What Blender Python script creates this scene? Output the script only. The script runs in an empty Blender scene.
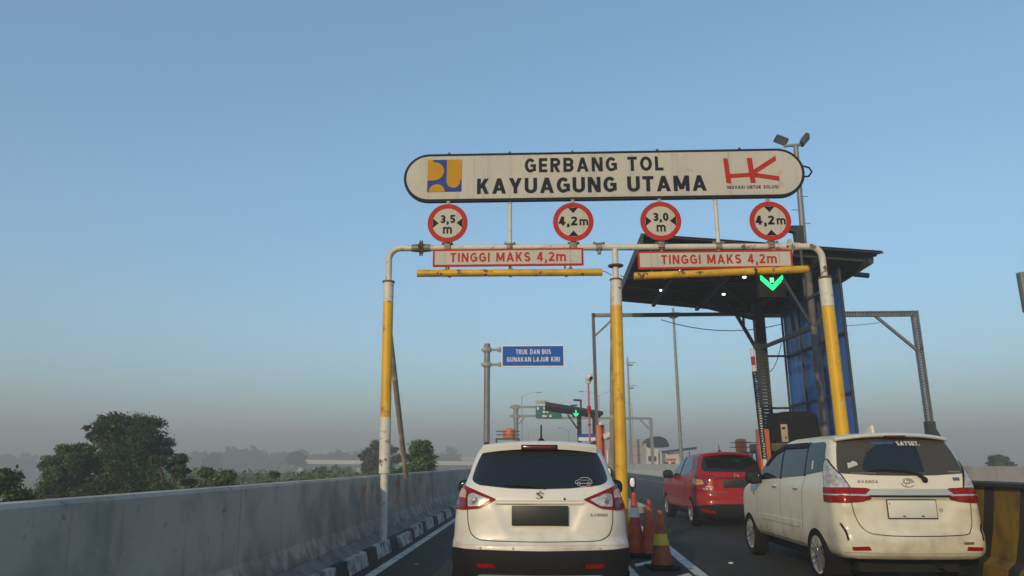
import bpy, bmesh, math, random
import numpy as np
from mathutils import Vector, Matrix
R = math.radians
rng = random.Random(7)
scene = bpy.context.scene
COL = scene.collection

# ------------------------------------------------------------------ camera, sky, sun, exposure
EYE = 1.36
cam = bpy.data.cameras.new('camera')
cam.sensor_width = 36.0
cam.lens = 24.96
cam.clip_start = 0.05
cam.clip_end = 9000
cam_ob = bpy.data.objects.new('camera', cam)
COL.objects.link(cam_ob)
cam_ob.location = (0, 0, EYE)
cam_ob.rotation_euler = (R(90 + 13.846), 0, R(2.271))
scene.camera = cam_ob

SUN_EL, SUN_AZ = R(18), R(203)          # azimuth clockwise from +Y (the road's direction)
world = bpy.data.worlds.new('World')
scene.world = world
world.use_nodes = True
wn = world.node_tree
bg = wn.nodes['Background']
sky = wn.nodes.new('ShaderNodeTexSky')
sky.sky_type = 'NISHITA'
sky.sun_disc = False
sky.sun_elevation = SUN_EL
sky.sun_rotation = SUN_AZ
sky.altitude = 0
sky.air_density = 1.0
sky.dust_density = 0.3
sky.ozone_density = 2.0
tint = wn.nodes.new('ShaderNodeMix')          # one even white-balance tint over the whole sky
tint.data_type = 'RGBA'
tint.blend_type = 'MULTIPLY'
tint.inputs[0].default_value = 1.0
tint.inputs[7].default_value = (0.94, 1.31, 1.46, 1)
soft = wn.nodes.new('ShaderNodeGamma')        # dusty air: the whole dome has less contrast than a clear sky
soft.inputs[1].default_value = 0.76
wn.links.new(sky.outputs[0], soft.inputs[0])
wn.links.new(soft.outputs[0], tint.inputs[6])
wn.links.new(tint.outputs[2], bg.inputs[0])
bg.inputs[1].default_value = 0.15

sl = bpy.data.lights.new('sun', 'SUN')
sl.energy = 2.75
sl.angle = R(0.6)
sl.color = (1.0, 0.74, 0.41)
sun_ob = bpy.data.objects.new('sun', sl)
COL.objects.link(sun_ob)
to_sun = Vector((math.sin(SUN_AZ) * math.cos(SUN_EL), math.cos(SUN_AZ) * math.cos(SUN_EL), math.sin(SUN_EL)))
sun_ob.rotation_euler = to_sun.to_track_quat('Z', 'Y').to_euler()
sun_ob.location = (-20, -20, 30)

scene.view_settings.view_transform = 'Standard'
scene.view_settings.look = 'None'
scene.view_settings.gamma = 1
scene.view_settings.use_curve_mapping = False
scene.view_settings.exposure = 0.35
scene.render.engine = 'CYCLES'
scene.render.resolution_x, scene.render.resolution_y = 1024, 576

# ------------------------------------------------------------------ materials
MATS = {}
def mat(name, col, rough=0.6, metal=0.0, var=0.12, scale=2.0, bump=0.0, bscale=40.0, coat=0.0,
        spots=None, streak=None, stretch=(1, 1, 1), emit=None, spec=0.5):
    """procedural principled material: noise-varied colour, optional spots (rust, peeling), streaks and bump"""
    m = bpy.data.materials.new(name)
    m.use_nodes = True
    nt = m.node_tree
    b = nt.nodes['Principled BSDF']
    b.inputs['Roughness'].default_value = rough
    b.inputs['Metallic'].default_value = metal
    b.inputs['Coat Weight'].default_value = coat
    b.inputs['Coat Roughness'].default_value = 0.06
    b.inputs['Specular IOR Level'].default_value = spec
    tc = nt.nodes.new('ShaderNodeTexCoord')
    mp = nt.nodes.new('ShaderNodeMapping')
    mp.inputs['Scale'].default_value = stretch
    nt.links.new(tc.outputs['Object'], mp.inputs[0])
    def noise(sc, detail=5, vec=None):
        n = nt.nodes.new('ShaderNodeTexNoise')
        n.inputs['Scale'].default_value = sc
        n.inputs['Detail'].default_value = detail
        nt.links.new((vec or mp).outputs[0], n.inputs['Vector'])
        return n
    def ramp(src, lo, hi):
        r = nt.nodes.new('ShaderNodeMapRange')
        r.inputs['From Min'].default_value = lo
        r.inputs['From Max'].default_value = hi
        nt.links.new(src, r.inputs['Value'])
        return r.outputs[0]
    def mix(fac, a, c):
        x = nt.nodes.new('ShaderNodeMix')
        x.data_type = 'RGBA'
        nt.links.new(fac, x.inputs[0])
        for k, v in ((6, a), (7, c)):
            if isinstance(v, tuple):
                x.inputs[k].default_value = (*v[:3], 1)
            else:
                nt.links.new(v, x.inputs[k])
        return x.outputs[2]
    n = noise(scale)
    lo = tuple(c * (1 - var) for c in col)
    hi = tuple(min(1, c * (1 + var)) for c in col)
    c = mix(ramp(n.outputs[0], 0.3, 0.7), lo, hi)
    if streak:
        scol, sscale, t0, t1 = streak
        ms = nt.nodes.new('ShaderNodeMapping')
        ms.inputs['Scale'].default_value = (1, 1, 0.07)
        nt.links.new(tc.outputs['Object'], ms.inputs[0])
        c = mix(ramp(noise(sscale, 6, ms).outputs[0], t0, t1), c, scol)
    for sp in (spots or []):
        scol, sscale, t0, t1 = sp
        c = mix(ramp(noise(sscale, 6).outputs[0], t0, t1), c, scol)
    nt.links.new(c, b.inputs['Base Color'])
    rr = ramp(n.outputs[0], 0.0, 1.0)
    mm = nt.nodes.new('ShaderNodeMapRange')
    mm.inputs['To Min'].default_value = max(0.02, rough * 0.85)
    mm.inputs['To Max'].default_value = min(1, rough * 1.15)
    nt.links.new(rr, mm.inputs['Value'])
    nt.links.new(mm.outputs[0], b.inputs['Roughness'])
    if bump:
        bn = noise(bscale, 4)
        bp = nt.nodes.new('ShaderNodeBump')
        bp.inputs['Strength'].default_value = bump
        bp.inputs['Distance'].default_value = 0.02
        nt.links.new(bn.outputs[0], bp.inputs['Height'])
        nt.links.new(bp.outputs[0], b.inputs['Normal'])
    if emit:
        b.inputs['Emission Color'].default_value = (*emit[:3], 1)
        b.inputs['Emission Strength'].default_value = emit[3]
    MATS[name] = m
    return m

RUST = (0.13, 0.05, 0.02)
mat('white_pole_paint', (0.62, 0.58, 0.50), 0.5, var=.12, scale=3, spots=[(RUST, 6, .62, .70), ((.30, .26, .2), 11, .58, .75)])
mat('yellow_pole_paint', (0.70, 0.385, 0.008), 0.45, var=.14, scale=2.5, spots=[((.35, .17, .02), 7, .60, .72), ((.55, .5, .38), 13, .66, .7)])
mat('yellow_bar_paint', (0.70, 0.39, 0.012), 0.45, var=.12, scale=3, spots=[((.06, .035, .02), 9, .60, .65), ((.42, .24, .03), 4, .5, .7)])
mat('rust_metal', (0.16, 0.08, 0.04), 0.8, var=.4, scale=9)
mat('flange_metal', (0.25, 0.22, 0.18), 0.55, .3, var=.3, scale=9, spots=[(RUST, 5, .5, .65)])
mat('sign_face', (0.50, 0.475, 0.41), 0.55, var=.06, scale=1.3, spec=.2, spots=[((.36, .33, .27), 4, .62, .8), ((.22, .19, .15), 24, .72, .76)], streak=((.40, .37, .31), 9, .56, .8))
mat('sign_dark', (0.014, 0.018, 0.026), 0.6, spec=.1)
mat('sign_red', (0.44, 0.030, 0.022), 0.6, var=.08, spec=.1)
mat('sign_black', (0.012, 0.012, 0.014), 0.6, spec=.1)
mat('logo_blue', (0.02, 0.06, 0.25), 0.6, spec=.1)
mat('logo_gold', (0.50, 0.25, 0.015), 0.6, spec=.1)
mat('road_sign_blue', (0.0, 0.088, 0.42), 0.6, var=.06, spec=.1)
mat('road_sign_green', (0.0, 0.12, 0.09), 0.6, var=.06, spec=.1)
mat('sign_white', (0.75, 0.76, 0.76), 0.45, var=.05)
mat('asphalt', (0.026, 0.0235, 0.021), 0.85, var=.25, scale=.9, bump=.6, bscale=90, stretch=(1, .25, 1),
    spots=[((.05, .049, .047), 1.6, .55, .75), ((.016, .016, .016), 5, .62, .70), ((.013, .013, .013), .7, .60, .68)], spec=.3)
mat('line_paint', (0.50, 0.49, 0.45), 0.7, var=.2, scale=4, spots=[((.10, .10, .10), 6, .58, .68)])
mat('concrete_light', (0.58, 0.55, 0.48), 0.85, var=.15, scale=1.2, bump=.25, bscale=25, streak=((.36, .34, .30), 5, .58, .9), )
mat('galvanised', (0.20, 0.205, 0.205), 0.5, .3, var=.2, scale=4)
mat('grey_steel', (0.17, 0.18, 0.185), 0.5, .3, var=.2, scale=3, spots=[(RUST, 4, .66, .75)])
mat('dark_steel', (0.038, 0.042, 0.048), 0.6, .1, var=.25, scale=3)
mat('brown_steel', (0.11, 0.095, 0.085), 0.7, var=.3, scale=3, spots=[((.2, .16, .12), 5, .6, .7)])
mat('roof_sheet', (0.030, 0.030, 0.033), 0.7, .1, var=.3, scale=1.5, spec=.2)
mat('blue_sheet', (0.010, 0.125, 0.50), 0.42, var=.14, scale=1.2, streak=((.012, .06, .24), 6, .5, .8))
mat('tarp', (0.010, 0.010, 0.010), 0.75, var=.3, scale=3, bump=.8, bscale=6, spec=.15)
mat('cabinet_olive', (0.085, 0.072, 0.045), 0.7, var=.2)
mat('orange_paint', (0.52, 0.105, 0.025), 0.5, var=.12, scale=3)
mat('cone_orange', (0.50, 0.070, 0.020), 0.55, var=.2, scale=9, spec=.3, spots=[((.16, .05, .03), 7, .50, .70), ((.05, .03, .025), 15, .62, .72)])
mat('drum_orange', (0.66, 0.15, 0.025), 0.5, var=.12, scale=4)
mat('kerb_concrete', (0.20, 0.19, 0.17), 0.9, var=.3, scale=2, bump=.4, bscale=20, spots=[((.09, .085, .08), 3, .48, .68)])
mat('cone_dull', (0.38, 0.065, 0.02), 0.55, var=.25, scale=8, spots=[((.10, .05, .03), 7, .5, .68)])
mat('cone_white', (0.62, 0.60, 0.56), 0.5, var=.15, scale=9)
mat('cone_yellow', (0.66, 0.45, 0.03), 0.45, var=.1, scale=9)
mat('rubber', (0.011, 0.011, 0.011), 0.9, var=.25, scale=8, spec=.15)
mat('island_yellow', (0.26, 0.165, 0.012), 0.7, var=.2, scale=2, spots=[((.09, .06, .025), 3, .50, .72)], streak=((.16, .11, .03), 8, .52, .75))
mat('island_black', (0.028, 0.027, 0.026), 0.75, var=.25, scale=3)
mat('kerb_white', (0.48, 0.48, 0.45), 0.8, var=.25, scale=5, spots=[((.10, .10, .10), 6, .48, .62)])
mat('kerb_black', (0.022, 0.022, 0.022), 0.8, var=.3, scale=6)
mat('led_green', (0.1, 0.7, 0.4), 0.4, emit=(0.0, .85, 0.20, 1.1))
mat('led_green_bright', (0.4, 0.9, 0.7), 0.4, emit=(0.15, 1.0, 0.42, 1.4))
mat('lamp_white', (0.9, 0.9, 0.9), 0.4, emit=(1.0, 0.97, 0.9, 2.0))
mat('leaf_dark', (0.036, 0.066, 0.020), 0.6, var=.6, scale=.9, spec=.3)
mat('leaf_mid', (0.058, 0.105, 0.026), 0.6, var=.6, scale=.9, spec=.3)
mat('leaf_bright', (0.065, 0.13, 0.028), 0.55, var=.5, scale=1.2, spec=.3)
mat('leaf_far', (0.022, 0.040, 0.022), 0.8, var=.5, scale=.05, spec=.2)
mat('bark', (0.075, 0.06, 0.045), 0.9, var=.3, scale=5, bump=.6, bscale=12)
mat('field_grass', (0.075, 0.12, 0.025), 0.95, var=.4, scale=.035, spots=[((.10, .10, .045), .02, .52, .68), ((.03, .05, .018), .3, .55, .7)], spec=.15)
mat('verge_soil', (0.10, 0.085, 0.06), 0.95, var=.3, scale=.4)
# vehicles
mat('paint_pearl', (0.78, 0.745, 0.655), 0.36, var=.02, scale=1.5, coat=.22, spots=[((.62, .57, .47), 3, .66, .95)])
mat('paint_cream', (0.74, 0.69, 0.54), 0.34, var=.02, scale=1.5, coat=.25, spots=[((.58, .53, .42), 3, .58, .95)])
mat('paint_red', (0.36, 0.007, 0.007), 0.34, var=.06, scale=1.5, coat=.2, spec=.2)
mat('black_plastic', (0.012, 0.012, 0.013), 0.7, var=.2, scale=4, spec=.25, spots=[((.024, .022, .02), 3, .55, .8)])
mat('gap_black', (0.008, 0.008, 0.008), 0.9)
mat('glass_dark', (0.010, 0.012, 0.014), 0.07, var=.1, spec=.6)
mat('glass_grey', (0.022, 0.026, 0.028), 0.08, var=.1, spec=.38)
mat('glass_dusty', (0.060, 0.052, 0.040), 0.30, var=.16, scale=2, spec=.4)
mat('chrome', (0.75, 0.75, 0.74), 0.14, 1.0, var=.03)
mat('alloy', (0.50, 0.50, 0.50), 0.3, .8, var=.08)
mat('lens_orange', (0.62, 0.24, 0.05), 0.16, coat=.4, var=.3, scale=18)
mat('lens_red', (0.26, 0.006, 0.003), 0.2, coat=.1, var=.3, scale=14, spec=.2)
mat('lens_deep_red', (0.15, 0.006, 0.008), 0.15, coat=.6, var=.2, scale=12)
mat('lens_clear', (0.50, 0.485, 0.45), 0.25, .25, coat=.4, var=.4, scale=20)
mat('lens_tan', (0.40, 0.31, 0.22), 0.25, .1, coat=.3, var=.4, scale=24)
mat('lens_amber', (0.58, 0.30, 0.16), 0.16, .0, coat=.5, var=.25, scale=18)
mat('plate_black', (0.020, 0.022, 0.020), 0.5)
mat('plate_white', (0.72, 0.70, 0.62), 0.5)
mat('skid_silver', (0.46, 0.44, 0.38), 0.4, .3)
mat('white_plastic', (0.72, 0.72, 0.70), 0.4)
mat('wall_cream', (0.60, 0.55, 0.46), 0.8, var=.1)
mat('wall_tan', (0.38, 0.32, 0.24), 0.8, var=.15)
mat('decal_white', (0.60, 0.60, 0.58), 0.5)
mat('decal_blue', (0.04, 0.12, 0.36), 0.5)
mat('decal_grey', (0.22, 0.22, 0.22), 0.4, .3)
mat('bridge_concrete', (0.62, 0.59, 0.52), 0.85, var=.08, scale=.1)

def wall_material():
    """weathered barrier concrete: rain streaks, dark blotches, a few scuffs of red paint"""
    m = mat('barrier_concrete', (0.46, 0.395, 0.32), 0.9, var=.18, scale=.7, bump=.3, bscale=18,
            spots=[((.22, .215, .20), 1.7, .46, .72), ((.13, .13, .125), 9, .64, .76), ((.14, .14, .135), 26, .70, .74)], streak=((.18, .17, .15), 8, .58, .86))
    nt = m.node_tree
    b = nt.nodes['Principled BSDF']
    src = b.inputs['Base Color'].links[0].from_socket
    tc = nt.nodes.new('ShaderNodeTexCoord')
    sx = nt.nodes.new('ShaderNodeSeparateXYZ')
    nt.links.new(tc.outputs['Object'], sx.inputs[0])
    def rng_(sock, a, c):
        r = nt.nodes.new('ShaderNodeMapRange'); r.interpolation_type = 'SMOOTHSTEP'
        r.inputs['From Min'].default_value = a; r.inputs['From Max'].default_value = c
        nt.links.new(sock, r.inputs['Value']); return r.outputs[0]
    def mul(a, c):
        k = nt.nodes.new('ShaderNodeMath'); k.operation = 'MULTIPLY'
        nt.links.new(a, k.inputs[0]); nt.links.new(c, k.inputs[1]); return k.outputs[0]
    n = nt.nodes.new('ShaderNodeTexNoise'); n.inputs['Scale'].default_value = 2.2; n.inputs['Detail'].default_value = 6
    nt.links.new(tc.outputs['Object'], n.inputs['Vector'])
    f = mul(rng_(n.outputs[0], .46, .66), mul(mul(rng_(sx.outputs[1], 9.6, 10.6), rng_(sx.outputs[1], 19, 14)), mul(rng_(sx.outputs[2], .5, .75), rng_(sx.outputs[2], 1.12, .95))))
    x = nt.nodes.new('ShaderNodeMix'); x.data_type = 'RGBA'
    nt.links.new(f, x.inputs[0]); nt.links.new(src, x.inputs[6]); x.inputs[7].default_value = (.42, .15, .10, 1)
    nt.links.new(x.outputs[2], b.inputs['Base Color'])
    d = nt.nodes.new('ShaderNodeTexNoise'); d.inputs['Scale'].default_value = 5; d.inputs['Detail'].default_value = 7
    nt.links.new(tc.outputs['Object'], d.inputs['Vector'])
    y = nt.nodes.new('ShaderNodeMix'); y.data_type = 'RGBA'          # ragged darker tone towards the foot
    nt.links.new(mul(rng_(d.outputs[0], .30, .62), rng_(sx.outputs[2], .75, .15)), y.inputs[0])
    nt.links.new(x.outputs[2], y.inputs[6]); y.inputs[7].default_value = (.12, .115, .10, 1)
    nt.links.new(y.outputs[2], b.inputs['Base Color'])
wall_material()
def grime(name, col, z0, z1, lo=.35, hi=.7):
    """road dust thrown up over the lower body: ragged, densest near the sills"""
    nt = MATS[name].node_tree
    b = nt.nodes['Principled BSDF']
    src = b.inputs['Base Color'].links[0].from_socket
    tc = nt.nodes.new('ShaderNodeTexCoord')
    sx = nt.nodes.new('ShaderNodeSeparateXYZ'); nt.links.new(tc.outputs['Object'], sx.inputs[0])
    n = nt.nodes.new('ShaderNodeTexNoise'); n.inputs['Scale'].default_value = 4.5; n.inputs['Detail'].default_value = 8
    nt.links.new(tc.outputs['Object'], n.inputs['Vector'])
    out = []
    for s_, a, c in ((n.outputs[0], lo, hi), (sx.outputs[2], z1, z0)):
        r = nt.nodes.new('ShaderNodeMapRange'); r.inputs['From Min'].default_value = a; r.inputs['From Max'].default_value = c
        nt.links.new(s_, r.inputs['Value']); out.append(r.outputs[0])
    m = nt.nodes.new('ShaderNodeMath'); m.operation = 'MULTIPLY'
    nt.links.new(out[0], m.inputs[0]); nt.links.new(out[1], m.inputs[1])
    x = nt.nodes.new('ShaderNodeMix'); x.data_type = 'RGBA'
    nt.links.new(m.outputs[0], x.inputs[0]); nt.links.new(src, x.inputs[6]); x.inputs[7].default_value = (*col, 1)
    nt.links.new(x.outputs[2], b.inputs['Base Color'])
grime('paint_pearl', (.42, .36, .27), .45, 1.0)
grime('paint_cream', (.36, .30, .21), .30, .95)
grime('paint_red', (.16, .05, .04), .30, .9)
def wheel_tracks():
    nt = MATS['asphalt'].node_tree
    b = nt.nodes['Principled BSDF']
    src = b.inputs['Base Color'].links[0].from_socket
    tc = nt.nodes.new('ShaderNodeTexCoord'); mp = nt.nodes.new('ShaderNodeMapping'); mp.inputs['Scale'].default_value = (1.7, .018, 1)
    nt.links.new(tc.outputs['Object'], mp.inputs[0])
    for sc, a, c, col in ((1.0, .48, .66, (.040, .038, .034)), (2.3, .60, .74, (.014, .0135, .013))):
        n = nt.nodes.new('ShaderNodeTexNoise'); n.inputs['Scale'].default_value = sc; n.inputs['Detail'].default_value = 3
        nt.links.new(mp.outputs[0], n.inputs['Vector'])
        r = nt.nodes.new('ShaderNodeMapRange'); r.inputs['From Min'].default_value = a; r.inputs['From Max'].default_value = c; r.inputs['To Max'].default_value = .75
        nt.links.new(n.outputs[0], r.inputs['Value'])
        x = nt.nodes.new('ShaderNodeMix'); x.data_type = 'RGBA'
        nt.links.new(r.outputs[0], x.inputs[0]); nt.links.new(src, x.inputs[6]); x.inputs[7].default_value = (*col, 1)
        src = x.outputs[2]
    nt.links.new(src, b.inputs['Base Color'])
wheel_tracks()

# ------------------------------------------------------------------ mesh helpers
def mesh_object(name, verts, faces, mats, parent=None, midx=None, smooth=True, angle=38):
    me = bpy.data.meshes.new(name)
    me.from_pydata(verts, [], faces)
    for mm in (mats if isinstance(mats, (list, tuple)) else [mats]):
        me.materials.append(MATS[mm])
    if midx is not None:
        me.polygons.foreach_set('material_index', midx)
    if smooth:
        me.polygons.foreach_set('use_smooth', [True] * len(me.polygons))
        me.update()
        me.set_sharp_from_angle(angle=R(angle))
    me.update()
    o = bpy.data.objects.new(name, me)
    COL.objects.link(o)
    if parent:
        o.parent = parent
    return o

class MB:
    """collects shapes, builds them as ONE mesh object"""
    def __init__(self):
        self.v, self.f, self.m = [], [], []
    def add(self, verts, faces, mi=0):
        b = len(self.v)
        self.v += [tuple(p) for p in verts]
        self.f += [tuple(i + b for i in q) for q in faces]
        self.m += [mi] * len(faces)
        return self
    def box(self, c, s, rot=None, mi=0, bevel=0.0, seg=2):
        bm = bmesh.new()
        bmesh.ops.create_cube(bm, size=1)
        for v in bm.verts:
            v.co = Vector((v.co.x * s[0], v.co.y * s[1], v.co.z * s[2]))
        if bevel:
            bmesh.ops.bevel(bm, geom=bm.edges[:], offset=bevel, segments=seg, affect='EDGES', profile=.5)
        M = Matrix.Translation(Vector(c)) @ (rot.to_4x4() if rot else Matrix())
        bm.verts.index_update()
        self.add([M @ v.co for v in bm.verts], [[v.index for v in f.verts] for f in bm.faces], mi)
        bm.free()
        return self
    def bar(self, p0, p1, w, h, mi=0, up=(0, 0, 1)):
        p0, p1 = Vector(p0), Vector(p1)
        d = (p1 - p0); L = d.length; d.normalize()
        u = Vector(up)
        if abs(d.dot(u)) > .98: u = Vector((0, 1, 0))
        x = d.cross(u).normalized(); z = x.cross(d).normalized()
        M = Matrix((x, d, z)).transposed()
        return self.box((p0 + p1) / 2, (w, L, h), M, mi)
    def tube(self, pts, rad, n=16, mi=0, cap=True):
        pts = [Vector(p) for p in pts]
        rads = rad if isinstance(rad, (list, tuple)) else [rad] * len(pts)
        rings = []
        ref = None
        for i, p in enumerate(pts):
            t = (pts[min(i + 1, len(pts) - 1)] - pts[max(i - 1, 0)]).normalized()
            if ref is None:
                ref = Vector((0, 0, 1)) if abs(t.z) < .9 else Vector((0, 1, 0))
            x = t.cross(ref).normalized(); y = x.cross(t).normalized(); ref = y
            rings.append([p + (x * math.cos(2 * math.pi * k / n) + y * math.sin(2 * math.pi * k / n)) * rads[i] for k in range(n)])
        V = [q for r in rings for q in r]
        F = []
        for i in range(len(pts) - 1):
            for k in range(n):
                a, b = i * n + k, i * n + (k + 1) % n
                F.append((a, b, b + n, a + n))
        if cap:
            F.append(tuple(range(n))[::-1]); F.append(tuple(range((len(pts) - 1) * n, len(pts) * n)))
        # outward check
        return self.add(V, [tuple(reversed(q)) for q in F], mi)
    def lathe(self, prof, c=(0, 0, 0), n=24, M=None, mi=0):
        """prof: (radius, height) pairs turned about local z"""
        V, F = [], []
        for r, h in prof:
            for k in range(n):
                a = 2 * math.pi * k / n
                V.append(Vector((r * math.cos(a), r * math.sin(a), h)))
        for i in range(len(prof) - 1):
            for k in range(n):
                a, b = i * n + k, i * n + (k + 1) % n
                F.append((a, b, b + n, a + n))
        F.append(tuple(range(n))[::-1]); F.append(tuple(range((len(prof) - 1) * n, len(prof) * n)))
        T = Matrix.Translation(Vector(c)) @ (M.to_4x4() if M else Matrix())
        return self.add([T @ v for v in V], F, mi)
    def prism(self, poly, depth, M=None, c=(0, 0, 0), mi=0):
        """poly in (x,z) seen from -y (counter-clockwise); front face at y=0, back at y=depth"""
        n = len(poly)
        V = [Vector((x, 0, z)) for x, z in poly] + [Vector((x, depth, z)) for x, z in poly]
        F = [tuple(range(n)), tuple(range(n, 2 * n))[::-1]]
        F += [(i, i + n, (i + 1) % n + n, (i + 1) % n) for i in range(n)]
        T = Matrix.Translation(Vector(c)) @ (M.to_4x4() if M else Matrix())
        return self.add([T @ v for v in V], F, mi)
    def extrude_y(self, prof, y0, y1, mi=0, step=None):
        """prof in (x,z) counter-clockwise seen from -y; extruded along the road"""
        return self.prism(prof, y1 - y0, c=(0, y0, 0), mi=mi)
    def ellipsoid(self, c, s, e=1.0, n=16, M=None, mi=0):
        V, F = [], []
        def pw(a): return math.copysign(abs(a) ** e, a)
        m = n // 2
        for i in range(m + 1):
            ph = -math.pi / 2 + math.pi * i / m
            for k in range(n):
                th = 2 * math.pi * k / n
                V.append(Vector((s[0] * pw(math.cos(ph)) * pw(math.cos(th)), s[1] * pw(math.cos(ph)) * pw(math.sin(th)), s[2] * pw(math.sin(ph)))))
        for i in range(m):
            for k in range(n):
                a, b = i * n + k, i * n + (k + 1) % n
                F.append((a, b, b + n, a + n))
        T = Matrix.Translation(Vector(c)) @ (M.to_4x4() if M else Matrix())
        return self.add([T @ v for v in V], F, mi)
    def build(self, name, mats, parent=None, smooth=True, angle=38):
        return mesh_object(name, self.v, self.f, mats, parent, self.m, smooth, angle)

def thing(name, label, cat, loc=(0, 0, 0), group=None, rz=0.0):
    o = bpy.data.objects.new(name, None)
    COL.objects.link(o)
    o.empty_display_size = .2
    o.location = loc
    o.rotation_euler = (0, 0, rz)
    return tag(o, label, cat, group)
def tag(o, label, cat, group=None):
    o['label'] = label
    o['category'] = cat
    if group: o['group'] = group
    return o
def struct(o, kind='structure'):
    o['kind'] = kind
    return o
def copy_thing(src, loc, label, rz=None):
    """copy of a thing with copies of its parts and sub-parts"""
    r = src.copy(); COL.objects.link(r)
    r.location = loc
    if rz is not None: r.rotation_euler = (0, 0, rz)
    r['label'] = label
    for ch in list(src.children):
        c = ch.copy(); COL.objects.link(c); c.parent = r
        for g in list(ch.children):
            d = g.copy(); COL.objects.link(d); d.parent = c
    return r

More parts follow.
